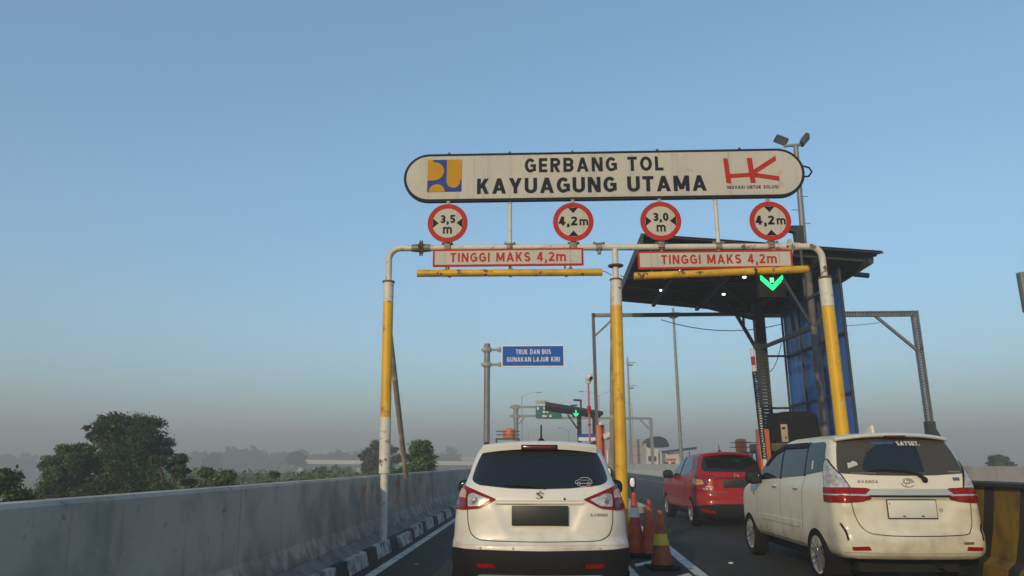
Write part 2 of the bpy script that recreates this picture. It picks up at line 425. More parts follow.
def glyph(ch, t):
    """one letter of a plain bold sans, cap height 1: list of flat convex pieces (x,z), and its width"""
    P = []
    def rect(x0, x1, z0, z1): P.append([(x0, z0), (x1, z0), (x1, z1), (x0, z1)])
    def diag(x0, z0, x1, z1):
        if z0 > z1: x0, z0, x1, z1 = x1, z1, x0, z0
        hw = t * .5 * math.hypot(1, (x1 - x0) / (z1 - z0))
        P.append([(x0 - hw, z0), (x0 + hw, z0), (x1 + hw, z1), (x1 - hw, z1)])
    def bow(cx, cz, rx, rz, a0, a1, tx=None):
        n = max(4, int(abs(a1 - a0) / 15))
        for k in range(n):
            p, q = R(a0 + (a1 - a0) * k / n), R(a0 + (a1 - a0) * (k + 1) / n)
            o = [(cx + rx * math.cos(u), cz + rz * math.sin(u)) for u in (p, q)]
            w = [(cx + (rx - t) * math.cos(u), cz + (rz - t) * math.sin(u)) for u in (q, p)]
            f = o + w
            P.append(f if a1 > a0 else f[::-1])
    w, rz, hw = .66, (1 + t) / 4, t * .56
    if ch == 'A':
        w = .80; diag(hw, 0, w / 2, 1); diag(w - hw, 0, w / 2, 1); rect(.2, w - .2, .20, .20 + t * .85)
    elif ch == 'B':
        w = .67; rect(0, t, 0, 1)
        for cz in (1 - rz, rz):
            rect(t, w - rz, cz + rz - t, cz + rz); rect(t, w - rz, cz - rz, cz - rz + t); bow(w - rz, cz, rz, rz, -90, 90)
    elif ch == 'C': w = .68; bow(w / 2, .5, w / 2, .5, 42, 318)
    elif ch == 'D': w = .70; rect(0, t, 0, 1); rect(t, w - .36, 1 - t, 1); rect(t, w - .36, 0, t); bow(w - .36, .5, .36, .5, -90, 90)
    elif ch == 'E': w = .56; rect(0, t, 0, 1); rect(t, w, 0, t); rect(t, w, 1 - t, 1); rect(t, w * .93, .5 - t / 2, .5 + t / 2)
    elif ch == 'G': w = .74; bow(w / 2, .5, w / 2, .5, 42, 310); rect(w * .52, w, .40, .40 + t * .9); rect(w - t, w, .10, .40)
    elif ch == 'H': w = .70; rect(0, t, 0, 1); rect(w - t, w, 0, 1); rect(t, w - t, .5 - t / 2, .5 + t / 2)
    elif ch == 'I': w = t; rect(0, t, 0, 1)
    elif ch == 'J': w = .50; rect(w - t, w, .28, 1); bow(w / 2, .28, w / 2, .28, 185, 360)
    elif ch == 'K': w = .70; rect(0, t, 0, 1); diag(t * .9, .36, w - hw * 1.3, 1); diag(w - hw * 1.2, 0, t * 1.5, .60)
    elif ch == 'L': w = .54; rect(0, t, 0, 1); rect(t, w, 0, t)
    elif ch == 'M': w = .88; rect(0, t, 0, 1); rect(w - t, w, 0, 1); diag(t * .62, 1, w / 2, .12); diag(w - t * .62, 1, w / 2, .12)
    elif ch == 'N': w = .72; rect(0, t, 0, 1); rect(w - t, w, 0, 1); diag(t * .6, 1, w - t * .6, 0)
    elif ch == 'O': w = .78; bow(w / 2, .5, w / 2, .5, 0, 360)
    elif ch in 'PR':
        w = .66; r2 = .30; rect(0, t, 0, 1); rect(t, w - r2, 1 - t, 1); rect(t, w - r2, 1 - 2 * r2, 1 - 2 * r2 + t); bow(w - r2, 1 - r2, r2, r2, -90, 90)
        if ch == 'R': diag(w - hw * 1.1, 0, w * .48, .45)
    elif ch == 'S': w = .62; bow(w / 2, 1 - rz, w / 2, rz, 25, 270); bow(w / 2, rz, w / 2, rz, 90, -155)
    elif ch == 'T': w = .62; rect(0, w, 1 - t, 1); rect(w / 2 - t / 2, w / 2 + t / 2, 0, 1 - t)
    elif ch == 'U': w = .70; rect(0, t, .35, 1); rect(w - t, w, .35, 1); bow(w / 2, .35, w / 2, .35, 180, 360)
    elif ch == 'V': w = .74; diag(hw, 1, w / 2, 0); diag(w - hw, 1, w / 2, 0)
    elif ch == 'Y': w = .74; rect(w / 2 - t / 2, w / 2 + t / 2, 0, .45); diag(hw, 1, w / 2, .38); diag(w - hw, 1, w / 2, .38)
    elif ch == 'Z': w = .62; rect(0, w, 1 - t, 1); rect(0, w, 0, t); diag(t * .7, t * .6, w - t * .7, 1 - t * .6)
    elif ch == '0': w = .60; bow(w / 2, .5, w / 2, .5, 0, 360)
    elif ch == '2': w = .60; bow(w / 2, .70, w / 2, .30, 165, -30); rect(0, w, 0, t); diag(t * .6, t * .5, w - t * .72, .60)
    elif ch == '3': w = .60; bow(w / 2, 1 - rz, w / 2, rz, 150, -90); bow(w / 2, rz, w / 2, rz, 90, -155); rect(w * .34, w * .5, .5 - t / 2, .5 + t / 2)
    elif ch == '4': w = .66; rect(w - t * 1.6, w - t * .6, 0, 1); rect(0, w, .20, .20 + t * .9); diag(t * .55, .25, w - t * 1.3, 1)
    elif ch == '5': w = .60; rect(.06, w * .96, 1 - t, 1); rect(.05, .05 + t * .9, .44, 1); bow(w / 2 - .01, .33, w / 2, .33, 128, -150)
    elif ch == ',': w = t; rect(0, t, 0, t); diag(t * .65, 0, t * .3, -.20)
    elif ch == '.': w = t; rect(0, t, 0, t)
    elif ch == '-': w = .34; rect(0, w, .40, .40 + t * .8)
    elif ch == 'm':
        w = 1.02; rect(0, t, 0, .76); q = (w + t) / 4
        for cx in (q, w - q): bow(cx, .76 - .24, q, .24, 0, 180); rect(cx + q - t, cx + q, 0, .53)
    elif ch == ' ': w = .30
    return P, w

def lettering(body, x0, x1, z0, z1, y, material, parent, bold=.19, name='lettering', gap=.14, depth=.004):
    """raised lettering facing -y, fitted to the box x0..x1, z0..z1 (z0 is the baseline); strokes step forward a hair
    one after another so that no two faces share a plane"""
    pen, items = 0.0, []
    for ch in body:
        P, w = glyph(ch, bold)
        items += [(pen, k, q) for k, q in enumerate(P)]
        pen += w + gap
    pen -= gap
    sx, sz = (x1 - x0) / pen, (z1 - z0) / (.76 if body == 'm' else 1)
    b = MB()
    for off, k, q in items:
        yy = y - depth - .00012 * k
        n = len(q)
        V = [(x0 + (off + u) * sx, yy, z0 + v * sz) for u, v in q] + [(x0 + (off + u) * sx, y, z0 + v * sz) for u, v in q]
        b.add(V, [tuple(range(n))] + [(i, i + n, (i + 1) % n + n, (i + 1) % n) for i in range(n)])
    return b.build(name, material, parent, smooth=False)

def arc(cx, cz, r, a0, a1, n=16):
    return [(cx + r * math.cos(R(a0 + (a1 - a0) * i / n)), cz + r * math.sin(R(a0 + (a1 - a0) * i / n))) for i in range(n + 1)]

# ------------------------------------------------------------------ ground, road, kerb, walls
def sheet(name, x0, x1, y0, y1, z, material, nx=1, ny=1):
    V = [(x0 + (x1 - x0) * i / nx, y0 + (y1 - y0) * j / ny, z) for j in range(ny + 1) for i in range(nx + 1)]
    F = [(j * (nx + 1) + i, j * (nx + 1) + i + 1, (j + 1) * (nx + 1) + i + 1, (j + 1) * (nx + 1) + i) for j in range(ny) for i in range(nx)]
    return mesh_object(name, V, F, material, smooth=False)
GROUND_Z = -4.5
struct(sheet('ground', -4000, 4000, -600, 4200, GROUND_Z, 'field_grass'))
# the raised carriageway: an embankment with an asphalt top
e = MB().extrude_y([(-9.5, GROUND_Z - .2), (20, GROUND_Z - .2), (13.6, -.02), (-3.2, -.02)], -40, 900)
struct(e.build('embankment', 'verge_soil', smooth=False))
struct(sheet('road', -2.75, 12.75, -40, 900, 0.0, 'asphalt'))

# painted lines
ln = MB()
def strip(pts, w):
    for (xa, ya), (xb, yb) in zip(pts, pts[1:]):
        ln.add([(xa - w / 2, ya, .004), (xa + w / 2, ya, .004), (xb + w / 2, yb, .004), (xb - w / 2, yb, .004)], [(0, 1, 2, 3)])
strip([(-2.13, -30), (-2.13, 14), (-2.13, 60), (-2.13, 400)], .13)
strip([(1.93, 4), (1.98, 9.5), (2.10, 13.2), (2.2, 20)], .15)
strip([(1.20, 4), (1.12, 11), (1.05, 20)], .13)
for k in range(7):
    y = 5.6 + k * 1.55
    ln.add([(1.27, y, .004), (1.86, y + .75, .004), (1.86, y + 1.0, .004), (1.27, y + .25, .004)], [(0, 1, 2, 3)])
strip([(8.7, 30), (8.6, 400)], .13)
strip([(12.25, -30), (12.25, 400)], .13)
for k in range(22):
    y = 58 + k * 12.0
    strip([(4.8, y), (4.8, y + 5)], .12)
struct(ln.build('lane_marking', 'line_paint', smooth=False))

# kerb along the left wall: slanted face, blocks painted white and black in turn
kb = MB()
pr = [(-2.47, .002), (-2.36, .002), (-2.40, .185), (-2.47, .195)]
y = -6.27
k = 0
while y < 150:
    white = k % 2 == 0
    L = 1.03 if white else .52
    jx, jz = rng.uniform(-.012, .012), rng.uniform(-.012, .008)
    if 12.2 < y < 12.8: jx, jz = .05, -.02
    kb.prism([(px + (jx if px > -2.5 else 0), pz + (jz if pz > .1 else 0)) for px, pz in pr], L - .012, c=(0, y, 0), mi=0 if white else 1)
    y += L; k += 1
struct(kb.build('kerb', ['kerb_white', 'kerb_black'], smooth=False))
struct(MB().extrude_y([(-2.64, .003), (-2.472, .003), (-2.472, .19), (-2.64, .30)], -20, 400).build('kerb', 'kerb_concrete', smooth=False))

# left wall: precast barrier segments with open joints
def barrier_run(name, label, prof, cuts, material, gap=.035):
    b = MB()
    for a, c in zip(cuts, cuts[1:]):
        g_ = .045 if 11 < c < 14 else .012
        b.prism(prof, (c - a) - g_, c=(0, a, 0))
    return tag(b.build(name, material, smooth=False), label, 'wall')
profL = [(-2.98, .0), (-2.60, .0), (-2.62, .30), (-2.70, .48), (-2.72, 1.13), (-2.745, 1.155), (-2.895, 1.155), (-2.92, 1.13), (-2.93, .48)]
cutsL = [-20, -8, 6.6, 11.36, 13.9, 20.5, 27, 33.5, 40, 52, 64, 76, 88, 100, 130, 160, 200, 260, 320, 400, 500]
barrier_run('concrete_wall', 'long grey weathered concrete wall with rain streaks beside the left kerb', profL, cutsL, 'barrier_concrete')
profR = [(12.62, 0), (13.0, 0), (12.98, .48), (12.94, 1.27), (12.70, 1.27), (12.68, .45), (12.62, .25)]
barrier_run('concrete_wall', 'pale sunlit concrete wall along the far right edge of the toll plaza', profR,
            [-20, -6, 6, 18, 30, 42, 54, 66, 78, 90, 102, 114, 130, 160, 200, 260, 320, 400, 500], 'concrete_light')
# pale kerb foot of the right wall
struct(MB().extrude_y([(12.42, .003), (12.612, .003), (12.612, .2), (12.44, .17)], -20, 400).build('kerb', 'concrete_light', smooth=False))

# ------------------------------------------------------------------ toll islands
def island(x0, x1, y0, y1, h=.18):
    n = 10
    cx, r = (x0 + x1) / 2, (x1 - x0) / 2
    pts = [(cx + r * math.cos(R(180 + 180 * i / n)), y0 + r + r * math.sin(R(180 + 180 * i / n))) for i in range(n + 1)] + [(x1, y1), (x0, y1)]
    m = len(pts)
    V = [(px, py, .002) for px, py in pts] + [(px, py, h) for px, py in pts]
    F = [tuple(range(m, 2 * m))] + [(i, (i + 1) % m, (i + 1) % m + m, i + m) for i in range(m)]
    return struct(mesh_object('traffic_island', V, F, 'concrete_light', smooth=False))
island(1.25, 3.0, 20.5, 60)
island(5.45, 7.9, 10.8, 30)

# yellow and black island barrier right of the cream car, its stripes slanting
def island_barrier():
    b = MB()
    y0, y1 = -5.20, 10.4
    # cap and core
    x = 5.22
    edges = []
    y = y0; k = 0
    while y < y1:
        L = .46 if k % 2 == 0 else .19
        edges.append((y, min(y + L, y1), k % 2)); y += L; k += 1
    zs = [.0, .22, .30, .62, 1.09]
    xs = [5.10, 5.12, 5.20, 5.235, 5.25]
    sl = -.25                                    # stripe slant
    for a, c, kk in edges:
        for (za, xa), (zb, xb) in zip(zip(zs, xs), zip(zs[1:], xs[1:])):
            sa, sb = sl * (za - .5), sl * (zb - .5)
            b.add([(xa, a + sa, za), (xa, c + sa, za), (xb, c + sb, zb), (xb, a + sb, zb)], [(0, 3, 2, 1)], kk)
    b.prism([(5.252, .0), (5.62, .0), (5.62, 1.09), (5.252, 1.09)], y1 - y0 + .5, c=(0, y0 - .3, 0), mi=0)
    # bullnose end
    b.lathe([(.19, .0), (.19, 1.09)], (5.436, y1 + .2, 0), 20, mi=0)
    o = b.build('island_barrier', ['island_yellow', 'island_black'], smooth=False)
    c = MB()
    c.box((5.42, (y0 + y1) / 2 + .1, 1.115), (.46, y1 - y0 + .5, .05), mi=0, bevel=.012)
    q = c.build('coping', 'island_black', o, smooth=False)
    return tag(o, 'yellow and black striped concrete island barrier beside the cream minivan', 'barrier')
island_barrier()

# ------------------------------------------------------------------ height-limit gantry
GY = 11.6
def gantry():
    g = thing('height_limit_gantry', 'white and yellow pipe gantry carrying the toll gate signs', 'gantry', (0, GY, 0))
    def post(xb, xt, stages, neck_r=.052, foot=None):
        """thick painted tube in coloured stages, flange and neck above"""
        b = MB()
        def X(z): return xb + (xt - xb) * z / 4.9
        for z0, z1, r, mi in stages:
            n = max(2, int((z1 - z0) / .3))
            b.tube([(X(z0 + (z1 - z0) * i / n), 0, z0 + (z1 - z0) * i / n) for i in range(n + 1)], r, 20, mi)
        b.tube([(X(4.33), 0, 4.33), (X(4.6), 0, 4.6), (X(4.70), 0, 4.70)], neck_r, 16, 0)
        b.lathe([(.105, 4.335), (.105, 4.36)], (X(4.35), 0, 0), 16, mi=2)
        p = b.build('post', ['white_pole_paint', 'yellow_pole_paint', 'rust_metal'], g)
        return p
    # left: thin foot on the kerb, thick above the wall
    post(-2.47, -2.57, [(.18, 1.22, .062, 0), (1.20, 2.08, .090, 0), (2.08, 3.98, .086, 1), (3.98, 4.36, .088, 0)])
    post(1.255, 1.29, [(0, 3.90, .092, 1), (3.90, 4.34, .092, 0)])
    b = MB().lathe([(.13, 4.58), (.13, 4.60)], (1.289, 0, 0), 20)
    b.lathe([(.17, 0.0), (.17, .03)], (1.255, 0, 0), 16)
    b.build('flange', 'rust_metal', g)
    post(4.76, 4.73, [(0, 3.86, .100, 1), (3.86, 4.32, .102, 0)])
    # beam with elbows
    zb = 4.945
    bm_ = MB()
    el = [(-2.57, 0, 4.68)] + [(-2.57 + .20 - .20 * math.cos(R(a)), 0, zb - .20 + .20 * math.sin(R(a))) for a in range(0, 91, 15)]
    er = [(4.53 + .20 * math.sin(R(a)), 0, zb - .055 - .20 + .20 * math.cos(R(a))) for a in range(0, 91, 15)] + [(4.73, 0, 4.64)]
    mid = [(-2.37 + (4.53 + 2.37) * i / 12, 0, zb - .055 * i / 12) for i in range(1, 12)]
    bm_.tube(el + mid + er, .054, 18)
    bm_.tube([(1.288, 0, 4.62), (1.288, 0, 4.92)], .05, 16)
    bm_.build('beam', 'white_pole_paint', g)
    # bolted pipe flanges with diamond plates
    for fx, mname in ((-2.02, 'flange_metal'), (4.22, 'white_pole_paint')):
        f = MB()
        My = Matrix.Rotation(R(90), 3, 'Y')
        zz = zb - .055 * (fx + 2.37) / 6.9
        for dx in (-.018, .018):
            f.lathe([(.085, -.012), (.085, .012)], (fx + dx, 0, zz), 20, My)
            f.box((fx + dx, 0, zz), (.02, .20, .20), Matrix.Rotation(R(45), 3, 'X'))
        f.lathe([(.062, -.16), (.075, -.02), (.075, .02), (.062, .16)], (fx, 0, zz), 18, My)
        f.build('flange', mname, g)
    # clamps over the beam
    for cx in (-1.57, -.495, .588, 1.02, 2.07, 3.03, 3.93):
        c = MB()
        zz = zb - .055 * (cx + 2.37) / 6.9
        My = Matrix.Rotation(R(90), 3, 'Y')
        c.lathe([(.064, -.05), (.064, .05)], (cx, 0, zz), 16, My)
        c.box((cx, 0, zz + .064), (.20, .09, .018), bevel=.004)
        for s in (-1, 1):
            c.lathe([(.013, 0), (.013, .06)], (cx + s * .075, 0, zz + .04), 8)
            c.lathe([(.022, .06), (.022, .078)], (cx + s * .075, 0, zz + .013), 6)
        c.lathe([(.03, -.12), (.03, -.05)], (cx, 0, zz), 10)
        c.build('clamp', 'flange_metal' if cx < 1.2 else 'white_pole_paint' if cx == 3.93 else 'flange_metal', g)
    # uprights up to the name board
    for ux in (-.495, 3.03):
        MB().tube([(ux, 0, 4.95), (ux, 0, 5.83)], .034, 14).build('upright', 'white_pole_paint', g)
    # raking braces to the rear
    MB().tube([(-2.53, .06, 3.55), (-2.56, 2.25, 1.10)], .05, 14).build('brace', 'brown_pole', g)
    MB().tube([(1.25, .09, 4.28), (1.265, 2.0, .0)], .05, 14).build('brace', 'brown_pole', g)
    # slack wires from the bars to the posts
    MB().tube([(1.06, -.02, 4.50), (1.14, 0, 4.475), (1.22, 0, 4.42)], .006, 6).build('wire', 'dark_steel', g)
    MB().tube([(1.36, 0, 4.42), (1.48, 0, 4.37), (1.60, -.02, 4.385)], .006, 6).build('wire', 'dark_steel', g)
    MB().tube([(4.43, -.02, 4.47), (4.56, 0, 4.45), (4.64, 0, 4.43)], .006, 6).build('wire', 'dark_steel', g)
    return g
mat('brown_pole', (0.33, 0.27, 0.20), 0.6, var=.25, scale=3, spots=[((.5, .46, .38), 4, .55, .65)])
gantry()

# name board
def name_board():
    x0, x1, z0, z1 = -2.355, 4.565, 5.755, 6.65
    s = thing('toll_gate_sign', 'long rounded name board reading GERBANG TOL KAYUAGUNG UTAMA on top of the gantry', 'sign', (0, GY - .03, 0))
    r = (z1 - z0) / 2
    zc = (z0 + z1) / 2
    def stadium(i, rz=None):
        rr = r - i
        return arc(x1 - r, zc, rr, -90, 90, 20) + arc(x0 + r, zc, rr, 90, 270, 20)
    MB().prism(stadium(0), .07, c=(0, -.035, 0)).build('frame', 'sign_dark', s, angle=60)
    p = MB()
    p.prism(stadium(.048), .012, c=(0, -.045, 0))
    # sheet joints and rivets belong to the panel
    j = p
    for jx in (-1.12, .98, 3.29):
        j.box((jx, -.0465, zc), (.006, .003, z1 - z0 - .11), mi=1)
        for k in range(6):
            j.lathe([(.008, 0), (.008, .004)], (jx + .03 * (k % 2 * 2 - 1), -.045, z0 + .1 + k * .135), 8, Matrix.Rotation(R(90), 3, 'X'), 1)
    for k in range(26):
        for zz in (z0 + .085, z1 - .085):
            j.lathe([(.008, 0), (.008, .004)], (-1.9 + k * .236, -.045, zz), 8, Matrix.Rotation(R(90), 3, 'X'), 1)
    p.build('panel', ['sign_face', 'decal_grey'], s, angle=60)
    lettering('GERBANG TOL', -.235, 2.165, 6.27, 6.535, -.045, 'sign_dark', s, .205, gap=.20)
    lettering('KAYUAGUNG UTAMA', -1.065, 2.885, 5.885, 6.17, -.045, 'sign_dark', s, .215, gap=.15)
    # ministry emblem: gold shapes on a blue square
    em = MB()
    ex, ez, es = -1.935, 5.935, .60
    em.box((ex + es / 2, -.047, ez + es / 2), (es, .006, es), mi=0)
    def gp(poly):
        em.prism([(ex + u * es, ez + v * es) for u, v in poly], .004, c=(0, -.0535, 0), mi=1)
    gp([(0, .35)] + arc(.20, .64, .28, -90, 90, 14)[0:] + [(.15, .95), (.15, 1.0), (0, 1.0)])
    gp([(.56, .30)] + arc(.76, .32, .20, 180, 345, 14) + [(.96, .36), (1.0, .36), (1.0, 1.0), (.56, 1.0)])
    gp(arc(.28, .0, .235, 0, 180, 14))
    em.build('emblem', ['logo_blue', 'logo_gold'], s, smooth=False)
    # red contractor mark
    hk = MB()
    def q(*pts):
        hk.prism([(3.195 + u * .93, 6.015 + v * .47) for u, v in pts], .005, c=(0, -.0505, 0))
    q((.03, .0), (.12, .0), (.085, .98), (.0, .98))
    hk.prism([(3.195 + u * .93, 6.015 + v * .47) for u, v in ((.10, .20), (.48, .24), (.48, .40), (.10, .36))], .0042, c=(0, -.0495, 0))
    q((.47, .0), (.565, .0), (.53, .98), (.435, .98))
    hk.prism([(3.195 + u * .93, 6.015 + v * .47) for u, v in ((.53, .30), (.97, .86), (.965, 1.06), (.53, .50))], .0038, c=(0, -.049, 0))
    hk.prism([(3.195 + u * .93, 6.015 + v * .47) for u, v in ((.53, .23), (1.0, .06), (1.0, .25), (.53, .40))], .0034, c=(0, -.0484, 0))
    hk.build('logo', 'sign_red', s, smooth=False)
    lettering('INOVASI UNTUK SOLUSI', 3.225, 4.095, 5.91, 5.97, -.045, 'sign_dark', s, .20, gap=.22)
    # knobs along the top edge
    for kx in (-1.57, -.5, .6, 2.08, 3.5):
        MB().lathe([(.02, 0), (.03, .02), (.012, .05)], (kx, 0, z1 - .004), 10).build('bolt', 'flange_metal', s)
    # small hook on the right end
    MB().tube([(4.56, .0, 6.33), (4.66, .0, 6.30), (4.70, .0, 6.22), (4.64, .0, 6.14), (4.56, .0, 6.13)], .016, 8).build('hook', 'sign_dark', s)
    return s
name_board()

# round limit signs
def round_sign(cx, cz, text, sub, vertical, label):
    r = .345
    s = thing('limit_sign', label, 'sign', (cx, GY - .10, cz), 'round limit signs on the gantry')
    Mx = Matrix.Rotation(R(90), 3, 'X')
    MB().lathe([(r, 0), (r, .018)], (0, .01, 0), 48, Mx).build('disc', 'sign_face', s)
    ring = arc(0, 0, r, 0, 360, 48)[:-1]; inn = arc(0, 0, r * .765, 0, 360, 48)[:-1]
    n = 48
    V = [(x, -.0125, z) for x, z in ring] + [(x, -.0125, z) for x, z in inn] + [(x, -.007, z) for x, z in ring] + [(x, -.007, z) for x, z in inn]
    F = []
    for i in range(n):
        j = (i + 1) % n
        F += [(i, j, n + j, n + i), (i, 2 * n + i, 2 * n + j, j), (n + i, n + j, 3 * n + j, 3 * n + i)]
    mesh_object('red_ring', V, F, 'sign_red', s)
    a, w = r * .74, .085
    for sg in (-1, 1):
        tri = [(sg * a, -w), (sg * (a - .10), 0), (sg * a, w)] if not vertical else [(-w, sg * a), (w, sg * a), (0, sg * (a - .10))]
        if (vertical and sg == 1) or (not vertical and sg == -1): tri = tri[::-1]
        MB().prism(tri, .004, c=(0, -.0125, 0)).build('arrow_mark', 'sign_black', s, smooth=False)
    if sub:
        lettering(text, -.132, .132, .0, .145, -.0085, 'sign_black', s, .22)
        lettering(sub, -.075, .075, -.19, -.07, -.0085, 'sign_black', s, .20)
    else:
        lettering(text[:-1], -.25, .065, -.065, .095, -.0085, 'sign_black', s, .22)
        lettering('m', .105, .25, -.065, .045, -.0085, 'sign_black', s, .20)
    st = MB()
    st.box((0, .035, -r - .03), (.10, .03, .16), bevel=.004)
    st.box((0, .035, r + .02), (.06, .03, .10), bevel=.004)
    st.tube([(0, .045, -r), (0, .045, r)], .02, 8)
    st.build('bracket', 'flange_metal', s)
    return s
round_sign(-1.56, 5.352, '3,5', 'm', False, 'round red sign reading 3,5 m at the left end under the name board')
round_sign(.588, 5.345, '4,2m', None, True, 'round red sign reading 4,2 m over the gap beside the centre post')
round_sign(2.065, 5.340, '3,0', 'm', False, 'round red sign reading 3,0 m just right of the centre post')
round_sign(3.895, 5.315, '4,2m', None, True, 'round red sign reading 4,2 m below the red HK mark')

def height_board(x0, x1, z0, z1, dz, label, tx0, tx1):
    s = thing('height_sign', label, 'sign', (0, GY - .09, 0), 'rectangular height boards under the beam')
    tilt = Matrix.Rotation(-math.atan2(dz, x1 - x0), 3, 'Y')
    cx, cz = (x0 + x1) / 2, (z0 + z1) / 2
    MB().box((cx, 0, cz), (x1 - x0, .02, z1 - z0), tilt, bevel=.004).build('board', 'sign_red', s, smooth=False)
    MB().box((cx, -.0125, cz), (x1 - x0 - .07, .008, z1 - z0 - .07), tilt).build('panel', 'sign_face', s, smooth=False)
    seam = MB()
    for sx in (x0 + .22, x1 - .22, x0 + .33):
        seam.box((sx, -.0168, cz), (.007, .002, z1 - z0 - .09))
    seam.build('seam', 'decal_grey', s, smooth=False)
    lettering('TINGGI MAKS 4,2m', tx0, tx1, cz - .075, cz + .085, -.0175, 'sign_red', s, .185, gap=.2)
    for hx in (x0 + .23, cx + .05, x1 - .22):
        h = MB()
        h.tube([(hx, .02, z0 - .09), (hx, .02, z1 + .05)], .012, 8)
        h.box((hx, .02, z0 - .045), (.07, .03, .035), bevel=.004)
        h.build('hanger', 'rust_metal', s)
    return s
height_board(-1.80, .748, 4.575, 4.885, 0, 'white board reading TINGGI MAKS 4,2m hung over the left lane', -1.50, .45)
height_board(1.65, 4.205, 4.495, 4.81, 0, 'white board reading TINGGI MAKS 4,2m hung over the right lane', 2.04, 3.94)

def bar(x0, z0, x1, z1, label):
    s = thing('clearance_bar', label, 'clearance bar', (0, GY - .07, 0), 'yellow clearance pipes under the height boards')
    b = MB()
    n = 10
    b.tube([(x0 + (x1 - x0) * i / n, 0, z0 + (z1 - z0) * i / n) for i in range(n + 1)], .062, 18)
    b.build('pipe', 'yellow_bar_paint', s)
    for t in (.17, .5, .8):
        c = MB()
        hx = x0 + (x1 - x0) * t; hz = z0 + (z1 - z0) * t
        c.tube([(hx, .0, hz + .05), (hx, .01, hz + .12)], .014, 8)
        c.ellipsoid((hx + .02, -.01, hz - .065), (.035, .02, .018), 1, 8)
        c.build('hanger', 'rust_metal', s)
bar(-2.06, 4.475, 1.055, 4.462, 'straight scratched yellow pipe hanging over the left lane')
bar(1.585, 4.385, 4.44, 4.478, 'tilted yellow pipe hanging over the right lane')

